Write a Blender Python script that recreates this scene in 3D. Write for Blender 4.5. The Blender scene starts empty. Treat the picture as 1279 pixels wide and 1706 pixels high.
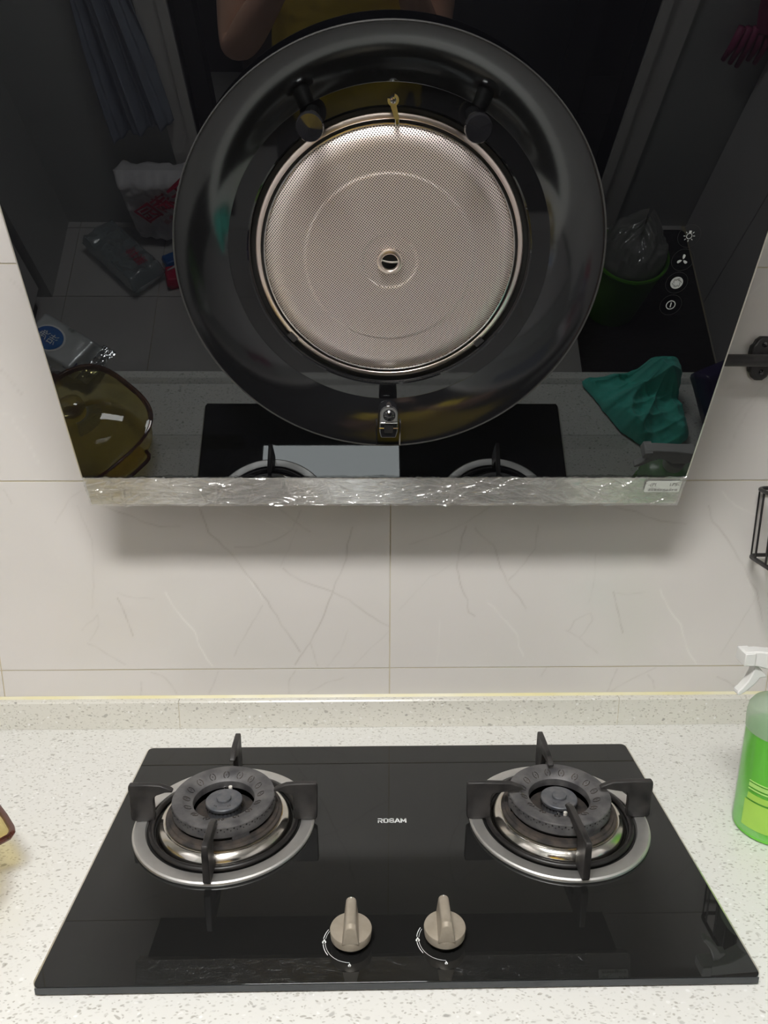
import bpy, bmesh, math, random
import numpy as np
from mathutils import Vector, Matrix, noise

C = bpy.context.scene.collection
scene = bpy.context.scene
PI = math.pi

# ------------------------------------------------------------------ camera
CAM = Vector((-0.0350542, -1.0947879, 0.6413956))
FW = Vector((0.02232637, 0.96549215, -0.25947339))
RT = Vector((0.99974863, -0.02209337, 0.00381457))
UP = Vector((0.0020497, 0.25949333, 0.96574272))
cam_data = bpy.data.cameras.new('camera')
cam = bpy.data.objects.new('camera', cam_data)
C.objects.link(cam)
m = Matrix((RT, UP, -FW)).transposed().to_4x4()
m.translation = CAM
cam.matrix_world = m
cam_data.sensor_fit = 'VERTICAL'
cam_data.sensor_height = 36.0
cam_data.lens = 1278.8067 / 1706.0 * 36.0
cam_data.clip_start = 0.003
cam_data.clip_end = 30
scene.camera = cam

# ------------------------------------------------------------------ world and exposure
world = bpy.data.worlds.new('world')
scene.world = world
world.use_nodes = True
world.node_tree.nodes['Background'].inputs[0].default_value = (0.75, 0.8, 0.9, 1)
world.node_tree.nodes['Background'].inputs[1].default_value = 0.05
vs = scene.view_settings
scene.display_settings.display_device = 'sRGB'
vs.view_transform = 'Standard'
vs.look = 'None'
vs.exposure = 0.0
vs.gamma = 1.0
vs.use_curve_mapping = False
LAMP_STRENGTH = 61.0
LAMP_COLOR = (1.0, 0.982, 0.952)

# ------------------------------------------------------------------ materials
def mat(name, color=(.8, .8, .8), rough=.5, metal=0., ior=1.5, alpha=1., coat=0., emit=None, estr=0., trans=0., sheen=0., coat_rough=.03):
    mt = bpy.data.materials.new(name)
    mt.use_nodes = True
    b = mt.node_tree.nodes['Principled BSDF']
    b.inputs['Base Color'].default_value = (*color, 1)
    b.inputs['Roughness'].default_value = rough
    b.inputs['Metallic'].default_value = metal
    b.inputs['IOR'].default_value = ior
    b.inputs['Alpha'].default_value = alpha
    b.inputs['Coat Weight'].default_value = coat
    b.inputs['Coat Roughness'].default_value = coat_rough
    b.inputs['Transmission Weight'].default_value = trans
    b.inputs['Sheen Weight'].default_value = sheen
    if emit:
        b.inputs['Emission Color'].default_value = (*emit, 1)
        b.inputs['Emission Strength'].default_value = estr
    return mt

def nd(mt, typ, **kw):
    n = mt.node_tree.nodes.new(typ)
    for k, v in kw.items():
        if k.startswith('i_'):
            n.inputs[k[2:].replace('_', ' ')].default_value = v
        else:
            setattr(n, k, v)
    return n

def lk(mt, a, b):
    mt.node_tree.links.new(a, b)

def bs(mt):
    return mt.node_tree.nodes['Principled BSDF']

def bump(mt, scale, strength, detail=2., dist=.001, stretch=None, target='Normal'):
    tc = nd(mt, 'ShaderNodeTexCoord')
    src = tc.outputs['Object']
    if stretch:
        mp = nd(mt, 'ShaderNodeMapping')
        mp.inputs['Scale'].default_value = stretch
        lk(mt, src, mp.inputs['Vector']); src = mp.outputs[0]
    nz = nd(mt, 'ShaderNodeTexNoise', i_Scale=scale, i_Detail=detail)
    bp = nd(mt, 'ShaderNodeBump', i_Strength=strength, i_Distance=dist)
    lk(mt, src, nz.inputs['Vector'])
    lk(mt, nz.outputs['Fac'], bp.inputs['Height'])
    lk(mt, bp.outputs[0], bs(mt).inputs[target])
    return mt

def vary(mt, scale, c1, c2, lo=.35, hi=.65, detail=3., rough=None, stretch=None):
    """noise-mixed colour (and roughness)"""
    tc = nd(mt, 'ShaderNodeTexCoord')
    src = tc.outputs['Object']
    if stretch:
        mp = nd(mt, 'ShaderNodeMapping')
        mp.inputs['Scale'].default_value = stretch
        lk(mt, src, mp.inputs['Vector']); src = mp.outputs[0]
    nz = nd(mt, 'ShaderNodeTexNoise', i_Scale=scale, i_Detail=detail)
    lk(mt, src, nz.inputs['Vector'])
    rp = nd(mt, 'ShaderNodeMapRange')
    rp.inputs['From Min'].default_value = lo
    rp.inputs['From Max'].default_value = hi
    lk(mt, nz.outputs['Fac'], rp.inputs['Value'])
    mx = nd(mt, 'ShaderNodeMix', data_type='RGBA')
    mx.inputs['A'].default_value = (*c1, 1)
    mx.inputs['B'].default_value = (*c2, 1)
    lk(mt, rp.outputs[0], mx.inputs['Factor'])
    lk(mt, mx.outputs['Result'], bs(mt).inputs['Base Color'])
    if rough:
        rr = nd(mt, 'ShaderNodeMapRange')
        rr.inputs['To Min'].default_value = rough[0]
        rr.inputs['To Max'].default_value = rough[1]
        lk(mt, rp.outputs[0], rr.inputs['Value'])
        lk(mt, rr.outputs[0], bs(mt).inputs['Roughness'])
    return mt

def quartz(name, base, dark):
    mt = mat(name, base, .22, ior=1.5)
    tc = nd(mt, 'ShaderNodeTexCoord')
    nz = nd(mt, 'ShaderNodeTexNoise', i_Scale=55., i_Detail=2.)
    lk(mt, tc.outputs['Object'], nz.inputs['Vector'])
    ad = nd(mt, 'ShaderNodeMix', data_type='VECTOR')
    ad.inputs['Factor'].default_value = .012
    lk(mt, tc.outputs['Object'], ad.inputs['A'])
    lk(mt, nz.outputs['Color'], ad.inputs['B'])
    last = None
    specs = [((105, 200, 200), .2, .40, .60, dark), ((240, 380, 380), .3, .5, .6, tuple(c * 1.1 for c in dark)),
             ((75, 110, 110), .15, .76, .65, (.2, .19, .17)), ((130, 170, 170), .2, .72, .6, (1, 1, 1))]
    for k, (sc, rad, drop, amt, colr) in enumerate(specs):
        mp = nd(mt, 'ShaderNodeMapping')
        mp.inputs['Scale'].default_value = sc
        mp.inputs['Rotation'].default_value = (.1 * k, .3 * k, .5 + .9 * k)
        mp.inputs['Location'].default_value = (3.1 * k, 1.7 * k, .4 * k)
        lk(mt, ad.outputs['Result'], mp.inputs['Vector'])
        vo = nd(mt, 'ShaderNodeTexVoronoi', i_Scale=1.)
        lk(mt, mp.outputs[0], vo.inputs['Vector'])
        sx = nd(mt, 'ShaderNodeSeparateColor')
        lk(mt, vo.outputs['Color'], sx.inputs[0])
        r1 = nd(mt, 'ShaderNodeMath', operation='GREATER_THAN'); r1.inputs[1].default_value = drop
        lk(mt, sx.outputs[0], r1.inputs[0])
        rr = nd(mt, 'ShaderNodeMapRange')
        rr.inputs['From Min'].default_value = rad + .12
        rr.inputs['From Max'].default_value = rad
        lk(mt, vo.outputs['Distance'], rr.inputs['Value'])
        mu = nd(mt, 'ShaderNodeMath', operation='MULTIPLY')
        lk(mt, r1.outputs[0], mu.inputs[0]); lk(mt, rr.outputs[0], mu.inputs[1])
        m2 = nd(mt, 'ShaderNodeMath', operation='MULTIPLY')
        m3 = nd(mt, 'ShaderNodeMath', operation='MULTIPLY'); m3.inputs[1].default_value = amt
        lk(mt, sx.outputs[1], m2.inputs[0]); lk(mt, mu.outputs[0], m2.inputs[1]); lk(mt, m2.outputs[0], m3.inputs[0])
        mx = nd(mt, 'ShaderNodeMix', data_type='RGBA')
        if last is None:
            mx.inputs['A'].default_value = (*base, 1)
        else:
            lk(mt, last, mx.inputs['A'])
        mx.inputs['B'].default_value = (*colr, 1)
        lk(mt, m3.outputs[0], mx.inputs['Factor'])
        last = mx.outputs['Result']
    lk(mt, last, bs(mt).inputs['Base Color'])
    return mt

def clear_mat(name, tint, gloss=.1, rough=.05, glosscol=(1, 1, 1), diffuse=0., dcol=(.8, .8, .8)):
    """thin clear plastic or glass: tinted see-through surface with a mirror-like coat"""
    mt = bpy.data.materials.new(name)
    mt.use_nodes = True
    nt = mt.node_tree
    nt.nodes.remove(bs(mt))
    out = nt.nodes['Material Output']
    tr = nd(mt, 'ShaderNodeBsdfTransparent'); tr.inputs[0].default_value = (*tint, 1)
    gl = nd(mt, 'ShaderNodeBsdfGlossy'); gl.inputs['Color'].default_value = (*glosscol, 1); gl.inputs['Roughness'].default_value = rough
    lw = nd(mt, 'ShaderNodeLayerWeight'); lw.inputs['Blend'].default_value = .25
    mr = nd(mt, 'ShaderNodeMapRange'); mr.inputs['To Min'].default_value = gloss; mr.inputs['To Max'].default_value = min(1, gloss * 5 + .1)
    lk(mt, lw.outputs['Fresnel'], mr.inputs['Value'])
    first = tr.outputs[0]
    if diffuse:
        df = nd(mt, 'ShaderNodeBsdfDiffuse'); df.inputs[0].default_value = (*dcol, 1)
        tl = nd(mt, 'ShaderNodeBsdfTranslucent'); tl.inputs[0].default_value = (*dcol, 1)
        ad = nd(mt, 'ShaderNodeMixShader'); ad.inputs[0].default_value = .5
        lk(mt, df.outputs[0], ad.inputs[1]); lk(mt, tl.outputs[0], ad.inputs[2])
        m0 = nd(mt, 'ShaderNodeMixShader'); m0.inputs[0].default_value = diffuse
        lk(mt, tr.outputs[0], m0.inputs[1]); lk(mt, ad.outputs[0], m0.inputs[2])
        first = m0.outputs[0]
    mx = nd(mt, 'ShaderNodeMixShader')
    lk(mt, mr.outputs[0], mx.inputs[0]); lk(mt, first, mx.inputs[1]); lk(mt, gl.outputs[0], mx.inputs[2])
    lk(mt, mx.outputs[0], out.inputs['Surface'])
    return mt

M = {}
M['quartz'] = quartz('white_quartz', (.80, .797, .765), (.27, .25, .21))
M['quartz_lip'] = quartz('upstand_quartz', (.755, .74, .68), (.30, .28, .23))
M['grout'] = vary(mat('grout', (.6, .55, .42), .8), 6, (.66, .62, .52), (.6, .52, .34))
M['caulk'] = vary(mat('caulk', (.8, .76, .5), .45), 7, (.85, .82, .66), (.8, .74, .42))
M['tile'] = mat('marble_tile', (.7, .66, .61), .16, ior=1.45)
M['floor_tile'] = vary(mat('floor_tile', (.6, .58, .56), .25), 3, (.60, .58, .57), (.54, .52, .51))
M['plaster'] = vary(mat('grey_wall_tile', (.46, .47, .46), .35), 2, (.46, .47, .46), (.42, .43, .42))
M['ceiling'] = vary(mat('ceiling_panel', (.85, .85, .84), .5), 2, (.86, .86, .85), (.82, .82, .81))
M['dark_wall'] = vary(mat('dark_room_wall', (.07, .065, .06), .7), 2, (.07, .065, .06), (.05, .047, .045))  # darkness of the unlit room put into the wall colour
M['cabinet'] = vary(mat('cabinet_white', (.62, .6, .6), .35), 3, (.62, .6, .6), (.58, .57, .57))
M['jamb'] = vary(mat('door_frame_white', (.72, .7, .68), .4), 4, (.72, .7, .68), (.68, .66, .64))
M['hood_glass'] = vary(mat('black_hood_glass', (.004, .004, .005), .006, ior=1.66), 5, (.0035, .0035, .0045), (.005, .005, .006))
M['lamp_window'] = vary(mat('smoked_lamp_window', (.012, .012, .012), .01, ior=1.61), 20, (.003, .003, .003), (.004, .004, .004))
M['edge_bead'] = vary(mat('edge_bead', (.03, .03, .03), .3, ior=1.5), 30, (.03, .03, .03), (.04, .04, .04))
M['enamel'] = bump(mat('black_enamel', (.008, .008, .009), .10, ior=1.66), 60, .03, dist=.0006)
M['enamel_flat'] = bump(mat('black_enamel_flat', (.008, .008, .009), .035, ior=1.55), 60, .015, dist=.0004)
M['hob_glass'] = vary(mat('black_hob_glass', (.012, .012, .012), .018, ior=1.53), 4, (.011, .011, .011), (.014, .014, .0135))
M['steel'] = bump(vary(mat('brushed_steel', (.72, .69, .66), .22, 1.), 30, (.74, .72, .70), (.62, .60, .58), stretch=(1, 8, 8)), 80, .05, stretch=(1, 14, 14))
M['satin_steel'] = vary(mat('satin_steel', (.72, .71, .7), .5, 1.), 25, (.74, .73, .72), (.66, .65, .63), rough=(.46, .56))
M['tray_steel'] = vary(mat('tray_steel', (.75, .73, .7), .16, 1.), 25, (.76, .74, .71), (.66, .62, .56), rough=(.12, .26))
M['stained_steel'] = vary(mat('stained_steel', (.6, .55, .45), .35, 1.), 45, (.66, .62, .53), (.50, .36, .18), lo=.5, hi=.72, rough=(.3, .5))
M['mesh_steel'] = vary(mat('mesh_steel', (.92, .86, .83), .46, .85), 9, (.94, .86, .83), (.93, .85, .78))
M['rim_steel'] = vary(mat('rim_steel', (.85, .74, .7), .28, 1.), 6, (.86, .75, .72), (.82, .72, .62))
M['chrome'] = vary(mat('chrome', (.8, .8, .8), .08, 1.), 20, (.82, .82, .82), (.75, .75, .75))
M['black_chrome'] = vary(mat('black_chrome', (.014, .014, .016), .04, .0, ior=1.95), 20, (.014, .014, .016), (.010, .010, .012))
M['brass'] = vary(mat('yellow_zinc', (.78, .66, .30), .32, 1.), 60, (.80, .70, .36), (.70, .62, .30))
M['iron'] = bump(vary(mat('cast_iron', (.025, .024, .024), .48, .1, ior=1.5), 60, (.019, .018, .018), (.042, .038, .037), rough=(.4, .6)), 300, .15, dist=.0004)
M['rod'] = vary(mat('black_rod', (.012, .011, .011), .4), 60, (.011, .010, .010), (.018, .016, .016))
M['cap'] = bump(vary(mat('burner_cap', (.1, .1, .105), .5, .35), 55, (.085, .083, .088), (.17, .165, .165), rough=(.42, .6)), 260, .2, dist=.0004)
M['cap_dark'] = vary(mat('burner_dark_metal', (.03, .028, .027), .7), 60, (.022, .02, .02), (.07, .055, .045))  # dark base with browner mottling
M['inner_cap'] = vary(mat('inner_cap', (.13, .14, .155), .42, .5), 80, (.12, .13, .15), (.2, .2, .21))
M['black'] = vary(mat('matt_black', (.006, .006, .006), .6), 20, (.006, .006, .006), (.009, .009, .009))
M['ceramic'] = vary(mat('white_ceramic', (.85, .82, .76), .3), 30, (.86, .83, .77), (.8, .76, .7))
M['knob'] = bump(vary(mat('champagne_knob', (.40, .35, .285), .38, .25), 90, (.41, .36, .295), (.36, .315, .25)), 600, .1, dist=.0002)
M['white_print'] = vary(mat('white_print', (.85, .87, .87), .5), 30, (.86, .88, .88), (.8, .82, .82))
M['icon_print'] = mat('lit_icon', (.30, .31, .30), .5, emit=(.8, .85, .8), estr=.02)
M['faint_print'] = vary(mat('faint_ring_print', (.03, .03, .03), .4), 30, (.03, .03, .03), (.04, .04, .04))
M['hob_edge'] = vary(mat('hob_glass_edge', (.05, .055, .06), .25, ior=1.5), 20, (.05, .055, .06), (.04, .045, .05))
M['alu'] = vary(mat('aluminium_trim', (.72, .69, .6), .3, .7), 20, (.74, .71, .63), (.66, .63, .56))
M['film'] = clear_mat('clear_film', (.97, .97, .96), .13, .2, diffuse=.26, dcol=(.85, .85, .83))
M['sticker'] = vary(mat('sticker_white', (.72, .74, .7), .4), 20, (.74, .76, .72), (.7, .72, .68))
M['ink'] = vary(mat('grey_ink', (.08, .08, .08), .6), 50, (.08, .08, .08), (.12, .12, .12))
M['black_metal'] = bump(vary(mat('black_powder_coat', (.02, .019, .02), .42), 60, (.018, .017, .018), (.028, .026, .027)), 500, .08, dist=.0003)
M['amber'] = clear_mat('amber_glass', (.92, .85, .56), .045, .02)
M['amber_rim'] = clear_mat('amber_glass_edge', (.36, .17, .12), .09, .04, diffuse=.25, dcol=(.30, .13, .11))
M['amber_lid'] = clear_mat('amber_lid_glass', (.78, .74, .50), .05, .02)
M['amber_knob'] = clear_mat('amber_knob_glass', (.92, .86, .58), .10, .02)
M['ribs'] = clear_mat('ribbed_glass', (.9, .86, .7), .2, .2, diffuse=.6, dcol=(.8, .78, .68))
M['bottle'] = clear_mat('clear_plastic', (.95, .97, .95), .015, .25, diffuse=.03, dcol=(.72, .82, .66))
M['frosted'] = clear_mat('frosted_plastic', (.86, .93, .86), .03, .25, diffuse=.45, dcol=(.78, .86, .76))
M['liquid'] = mat('green_liquid', (.16, .62, .05), .25, ior=1.36)
bs(M['liquid']).inputs['Subsurface Weight'].default_value = .0
vary(M['liquid'], 5, (.20, .74, .07), (.22, .78, .075))
M['label'] = vary(mat('lime_label', (.42, .72, .10), .4), 15, (.42, .72, .10), (.38, .68, .09))
M['label_line'] = vary(mat('pale_lime_line', (.45, .78, .2), .4), 15, (.45, .78, .2), (.42, .74, .18))
M['white_plastic'] = vary(mat('white_plastic', (.86, .86, .84), .3), 15, (.87, .87, .85), (.83, .83, .81))
M['teal'] = bump(vary(mat('teal_cloth', (.02, .33, .25), .85, sheen=.3), 40, (.09, .64, .53), (.12, .72, .60)), 350, .35, dist=.0008)
M['purple'] = vary(mat('purple_pack', (.03, .018, .09), .3), 10, (.03, .018, .10), (.02, .015, .06))
M['pink_print'] = vary(mat('pink_print', (.75, .42, .55), .4), 10, (.78, .45, .58), (.7, .38, .5))
M['grey_print'] = vary(mat('grey_green_print', (.20, .26, .24), .4), 60, (.28, .34, .31), (.08, .10, .10))
M['silver'] = bump(vary(mat('silver_film', (.62, .64, .65), .33, .55), 12, (.64, .66, .67), (.55, .57, .58)), 40, .35, dist=.004)
M['crinkle'] = bump(mat('crinkled_silver', (.8, .82, .83), .14, .9), 45, .8, dist=.006)
M['blue'] = vary(mat('blue_print', (.02, .14, .42), .35), 12, (.02, .10, .36), (.05, .22, .5))
M['red'] = vary(mat('red_print', (.55, .015, .06), .45), 12, (.58, .015, .07), (.48, .012, .05))
M['bag_white'] = bump(vary(mat('white_bag', (.72, .70, .72), .45), 8, (.74, .72, .74), (.66, .64, .67)), 18, .5, dist=.01)
M['bag_clear'] = clear_mat('translucent_bag', (.8, .85, .86), .06, .2, diffuse=.55, dcol=(.58, .64, .66))
M['liner'] = clear_mat('bin_liner', (.78, .80, .78), .12, .16, diffuse=.5, dcol=(.78, .78, .76))
M['bin'] = vary(mat('green_plastic_bin', (.07, .22, .02), .4), 8, (.07, .22, .02), (.06, .18, .02))
M['bin_rim'] = vary(mat('green_plastic_rim', (.13, .42, .03), .35), 8, (.13, .42, .03), (.11, .37, .03))
M['mat'] = bump(vary(mat('dark_mat', (.012, .011, .011), .8), 9, (.009, .008, .008), (.022, .019, .019), stretch=(1, 6, 1)), 40, .6, dist=.004, stretch=(1, 3, 1))
M['apron'] = bump(vary(mat('slate_blue_cloth', (.30, .34, .42), .85), 14, (.31, .35, .44), (.27, .30, .37)), 200, .3, dist=.001)
M['pinkglove'] = vary(mat('crimson_rubber', (.32, .03, .12), .5), 12, (.34, .03, .13), (.27, .025, .10))
M['skin'] = bump(vary(mat('skin', (.62, .36, .26), .5), 9, (.64, .38, .27), (.58, .32, .23)), 160, .12, dist=.001)
M['shirt'] = bump(vary(mat('yellow_cotton', (.72, .52, .035), .85), 9, (.74, .54, .04), (.66, .47, .03)), 14, .5, dist=.02)
M['shorts'] = vary(mat('dark_cotton', (.018, .018, .022), .85), 9, (.018, .018, .022), (.026, .025, .03))
M['hair'] = vary(mat('black_hair', (.012, .01, .009), .45), 60, (.012, .01, .009), (.03, .024, .02))
M['eye'] = vary(mat('eye_white', (.85, .83, .8), .2), 30, (.86, .84, .81), (.82, .8, .77))
M['iris'] = vary(mat('dark_iris', (.02, .012, .008), .15), 30, (.02, .012, .008), (.03, .02, .012))
M['lips'] = vary(mat('lips', (.5, .2, .18), .45), 30, (.5, .2, .18), (.45, .18, .16))
M['phone'] = vary(mat('phone_black', (.02, .02, .022), .25), 20, (.02, .02, .022), (.026, .026, .028))
M['door_dark'] = vary(mat('dark_door_glass', (.02, .022, .024), .15), 4, (.02, .022, .024), (.028, .03, .032))
M['door_frame_dark'] = vary(mat('black_door_frame', (.006, .006, .006), .4), 8, (.006, .006, .006), (.009, .009, .009))
M['wood'] = vary(mat('dark_wood', (.05, .035, .025), .5), 5, (.05, .035, .025), (.035, .025, .018), stretch=(1, 8, 1))
M['lamp'] = mat('led_panel', (.9, .9, .9), .4, emit=LAMP_COLOR, estr=LAMP_STRENGTH)
M['grey_plastic'] = vary(mat('grey_body', (.10, .10, .10), .4), 8, (.10, .10, .10), (.08, .08, .08))

for k_ in ('hood_glass', 'hob_glass', 'enamel', 'enamel_flat', 'lamp_window'):
    bs(M[k_]).inputs['Specular Tint'].default_value = (.93, .98, 1., 1)

# marble tile: soft clouding plus printed veins stored on the tile itself
mt = M['tile']
tc = nd(mt, 'ShaderNodeTexCoord')
nz = nd(mt, 'ShaderNodeTexNoise', i_Scale=3.5, i_Detail=4.)
lk(mt, tc.outputs['Object'], nz.inputs['Vector'])
mr = nd(mt, 'ShaderNodeMapRange'); mr.inputs['From Min'].default_value = .35; mr.inputs['From Max'].default_value = .65
lk(mt, nz.outputs['Fac'], mr.inputs['Value'])
mx = nd(mt, 'ShaderNodeMix', data_type='RGBA')
mx.inputs['A'].default_value = (.715, .69, .66, 1); mx.inputs['B'].default_value = (.745, .71, .69, 1)
lk(mt, mr.outputs[0], mx.inputs['Factor'])
at1 = nd(mt, 'ShaderNodeAttribute', attribute_name='vein_dark')
at2 = nd(mt, 'ShaderNodeAttribute', attribute_name='vein_light')
m1 = nd(mt, 'ShaderNodeMix', data_type='RGBA'); m1.inputs['B'].default_value = (.40, .36, .32, 1)
m2 = nd(mt, 'ShaderNodeMix', data_type='RGBA'); m2.inputs['B'].default_value = (.88, .86, .82, 1)
lk(mt, mx.outputs['Result'], m1.inputs['A']); lk(mt, at1.outputs['Fac'], m1.inputs['Factor'])
lk(mt, m1.outputs['Result'], m2.inputs['A']); lk(mt, at2.outputs['Fac'], m2.inputs['Factor'])
lk(mt, m2.outputs['Result'], bs(mt).inputs['Base Color'])

# ------------------------------------------------------------------ mesh helpers
class MB:
    def __init__(s):
        s.v = []; s.f = []
    def add(s, vs_, fs):
        o = len(s.v)
        s.v += [tuple(v) for v in vs_]
        s.f += [tuple(i + o for i in f) for f in fs]
        return s
    def box(s, x0, x1, y0, y1, z0, z1, mtx=None):
        vs_ = [Vector((x, y, z)) for z in (z0, z1) for y in (y0, y1) for x in (x0, x1)]
        if mtx: vs_ = [mtx @ v for v in vs_]
        return s.add(vs_, [(0, 2, 3, 1), (4, 5, 7, 6), (0, 1, 5, 4), (2, 6, 7, 3), (0, 4, 6, 2), (1, 3, 7, 5)])
    def lathe(s, prof, n=48, cx=0, cy=0, closed=False, mtx=None, a0=0., a1=2 * PI):
        full = abs(a1 - a0 - 2 * PI) < 1e-6
        k = n if full else n + 1
        vs_ = []
        for r, z in prof:
            for i in range(k):
                a = a0 + (a1 - a0) * i / n
                vs_.append(Vector((cx + r * math.cos(a), cy + r * math.sin(a), z)))
        fs = []
        m_ = len(prof)
        for j in range(m_ if closed else m_ - 1):
            j2 = (j + 1) % m_
            for i in range(n):
                i2 = (i + 1) % k
                fs.append((j * k + i, j * k + i2, j2 * k + i2, j2 * k + i))
        if not closed and full:
            if prof[0][0] > 1e-5: fs.append(tuple(range(k - 1, -1, -1)))
            if prof[-1][0] > 1e-5: fs.append(tuple((m_ - 1) * k + i for i in range(k)))
        if mtx: vs_ = [mtx @ v for v in vs_]
        return s.add(vs_, fs)
    def tube(s, pts, r, n=10, closed=False, cap=True):
        pts = [Vector(q) for q in pts]
        N_ = len(pts)
        vs_ = []
        t_prev = None
        for i, q in enumerate(pts):
            if closed: t = pts[(i + 1) % N_] - pts[i - 1]
            else: t = pts[min(i + 1, N_ - 1)] - pts[max(i - 1, 0)]
            t.normalize()
            if t_prev is None:
                a = t.orthogonal().normalized()
            else:
                a = (a - t * a.dot(t)).normalized()
            t_prev = t
            b = t.cross(a)
            rr = r[i] if isinstance(r, (list, tuple)) else r
            for k in range(n):
                an = 2 * PI * k / n
                vs_.append(q + (a * math.cos(an) + b * math.sin(an)) * rr)
        fs = []
        for i in range(N_ if closed else N_ - 1):
            i2 = (i + 1) % N_
            for k in range(n):
                k2 = (k + 1) % n
                fs.append((i * n + k, i * n + k2, i2 * n + k2, i2 * n + k))
        if not closed and cap:
            fs.append(tuple(range(n - 1, -1, -1)))
            fs.append(tuple((N_ - 1) * n + k for k in range(n)))
        return s.add(vs_, fs)
    def prism(s, poly, h0, h1, fn):
        """poly of (a,b); fn(a,b,h)->xyz; extruded between h0 and h1"""
        n = len(poly)
        vs_ = [fn(a, b, h0) for a, b in poly] + [fn(a, b, h1) for a, b in poly]
        fs = [tuple(range(n - 1, -1, -1)), tuple(range(n, 2 * n))]
        fs += [(i, (i + 1) % n, n + (i + 1) % n, n + i) for i in range(n)]
        return s.add(vs_, fs)
    def grid(s, nu, nv, fn):
        vs_ = [fn(i / nu, j / nv) for j in range(nv + 1) for i in range(nu + 1)]
        fs = [(j * (nu + 1) + i, j * (nu + 1) + i + 1, (j + 1) * (nu + 1) + i + 1, (j + 1) * (nu + 1) + i) for j in range(nv) for i in range(nu)]
        return s.add(vs_, fs)
    def mesh(s, name, smooth=True, angle=35, fix=True):
        me = bpy.data.meshes.new(name)
        me.from_pydata(s.v, [], s.f)
        if fix:
            bm = bmesh.new(); bm.from_mesh(me)
            bmesh.ops.recalc_face_normals(bm, faces=bm.faces)
            bm.to_mesh(me); bm.free()
        me.polygons.foreach_set('use_smooth', [smooth] * len(me.polygons))
        if smooth and angle < 180:
            me.set_sharp_from_angle(angle=math.radians(angle))
        me.update()
        return me
    def build(s, name, material, parent=None, smooth=True, angle=35, bevel=0., fix=True, loc=None):
        me = s.mesh(name, smooth, angle, fix)
        o = bpy.data.objects.new(name, me)
        C.objects.link(o)
        if material: me.materials.append(material)
        if parent: o.parent = parent
        if loc: o.location = loc
        if bevel:
            md = o.modifiers.new('bevel', 'BEVEL'); md.width = bevel; md.segments = 2; md.limit_method = 'ANGLE'
            md.angle_limit = math.radians(40)
        return o

def tag(o, label, cat, group=None):
    o['label'] = label; o['category'] = cat
    if group: o['group'] = group
    return o

def thing(name, label, cat, loc=(0, 0, 0), rot=(0, 0, 0), group=None):
    o = bpy.data.objects.new(name, None)
    C.objects.link(o)
    o.empty_display_size = .02
    o.location = loc; o.rotation_euler = rot
    return tag(o, label, cat, group)

def struct(o):
    o['kind'] = 'structure'
    return o

def stuff(o):
    o['kind'] = 'stuff'
    return o

def copy_tree(o, parent=None):
    c = o.copy(); C.objects.link(c)
    c.parent = parent
    for ch in list(o.children): copy_tree(ch, c)
    return c

def text_mb(body, size, offset=0., sx=1., align='CENTER'):
    cu = bpy.data.curves.new('text_tmp', 'FONT')
    cu.body = body; cu.size = size; cu.align_x = align; cu.align_y = 'CENTER'; cu.offset = offset
    cu.resolution_u = 3
    ob = bpy.data.objects.new('text_tmp', cu)
    C.objects.link(ob)
    dg = bpy.context.evaluated_depsgraph_get()
    me = bpy.data.meshes.new_from_object(ob.evaluated_get(dg))
    mb = MB()
    mb.v = [(v.co.x * sx, v.co.y, 0.) for v in me.vertices]
    mb.f = [tuple(q.vertices) for q in me.polygons]
    bpy.data.objects.remove(ob); bpy.data.curves.remove(cu); bpy.data.meshes.remove(me)
    return mb

def mapped(mb, fn):
    o = MB(); o.v = [tuple(fn(*v)) for v in mb.v]; o.f = list(mb.f)
    return o

def ring2(r0, r1, z0, z1, n=64, cx=0, cy=0):
    return MB().lathe([(r0, z0), (r1, z0), (r1, z1), (r0, z1)], n, cx, cy, closed=True)

def rrect(x0, x1, y0, y1, r, n=6):
    pts = []
    for cx, cy, a in ((x1 - r, y1 - r, 0), (x0 + r, y1 - r, PI / 2), (x0 + r, y0 + r, PI), (x1 - r, y0 + r, 1.5 * PI)):
        for k in range(n + 1):
            an = a + PI / 2 * k / n
            pts.append((cx + r * math.cos(an), cy + r * math.sin(an)))
    return pts

XYZ = lambda a, b, h: (a, b, h)
XZ = lambda a, b, h: (a, h, b)
YZ = lambda a, b, h: (h, a, b)

# ------------------------------------------------------------------ room shell
FZ = -0.78          # floor level, worktop is 0
CZ = 1.68           # ceiling
YB = -1.78          # wall with the doorway, behind the photographer
XL, XR = -1.12, 1.15

floor = struct(MB().box(-1.56, 1.56, -3.2, .06, FZ - .05, FZ - .004).build('floor', M['grout'], smooth=False))
T = .312
tile_me = MB().box(-T / 2 + .0012, T / 2 - .0012, -T / 2 + .0012, T / 2 - .0012, -.006, 0).mesh('floor_tile', smooth=False)
tile_me.materials.append(M['floor_tile'])
for ix in range(-5, 6):
    for iy in range(0, 7):
        x = -.751 + T / 2 + ix * T
        y = -1.441 + T / 2 + (2 - iy) * T
        if x < -1.5 or x > 1.5: continue
        t = bpy.data.objects.new('tile', tile_me); C.objects.link(t); t.parent = floor
        t.location = (x, y, FZ)

struct(MB().box(-1.56, 1.56, -3.2, .06, CZ, CZ + .05).build('ceiling', M['ceiling'], smooth=False))

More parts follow.
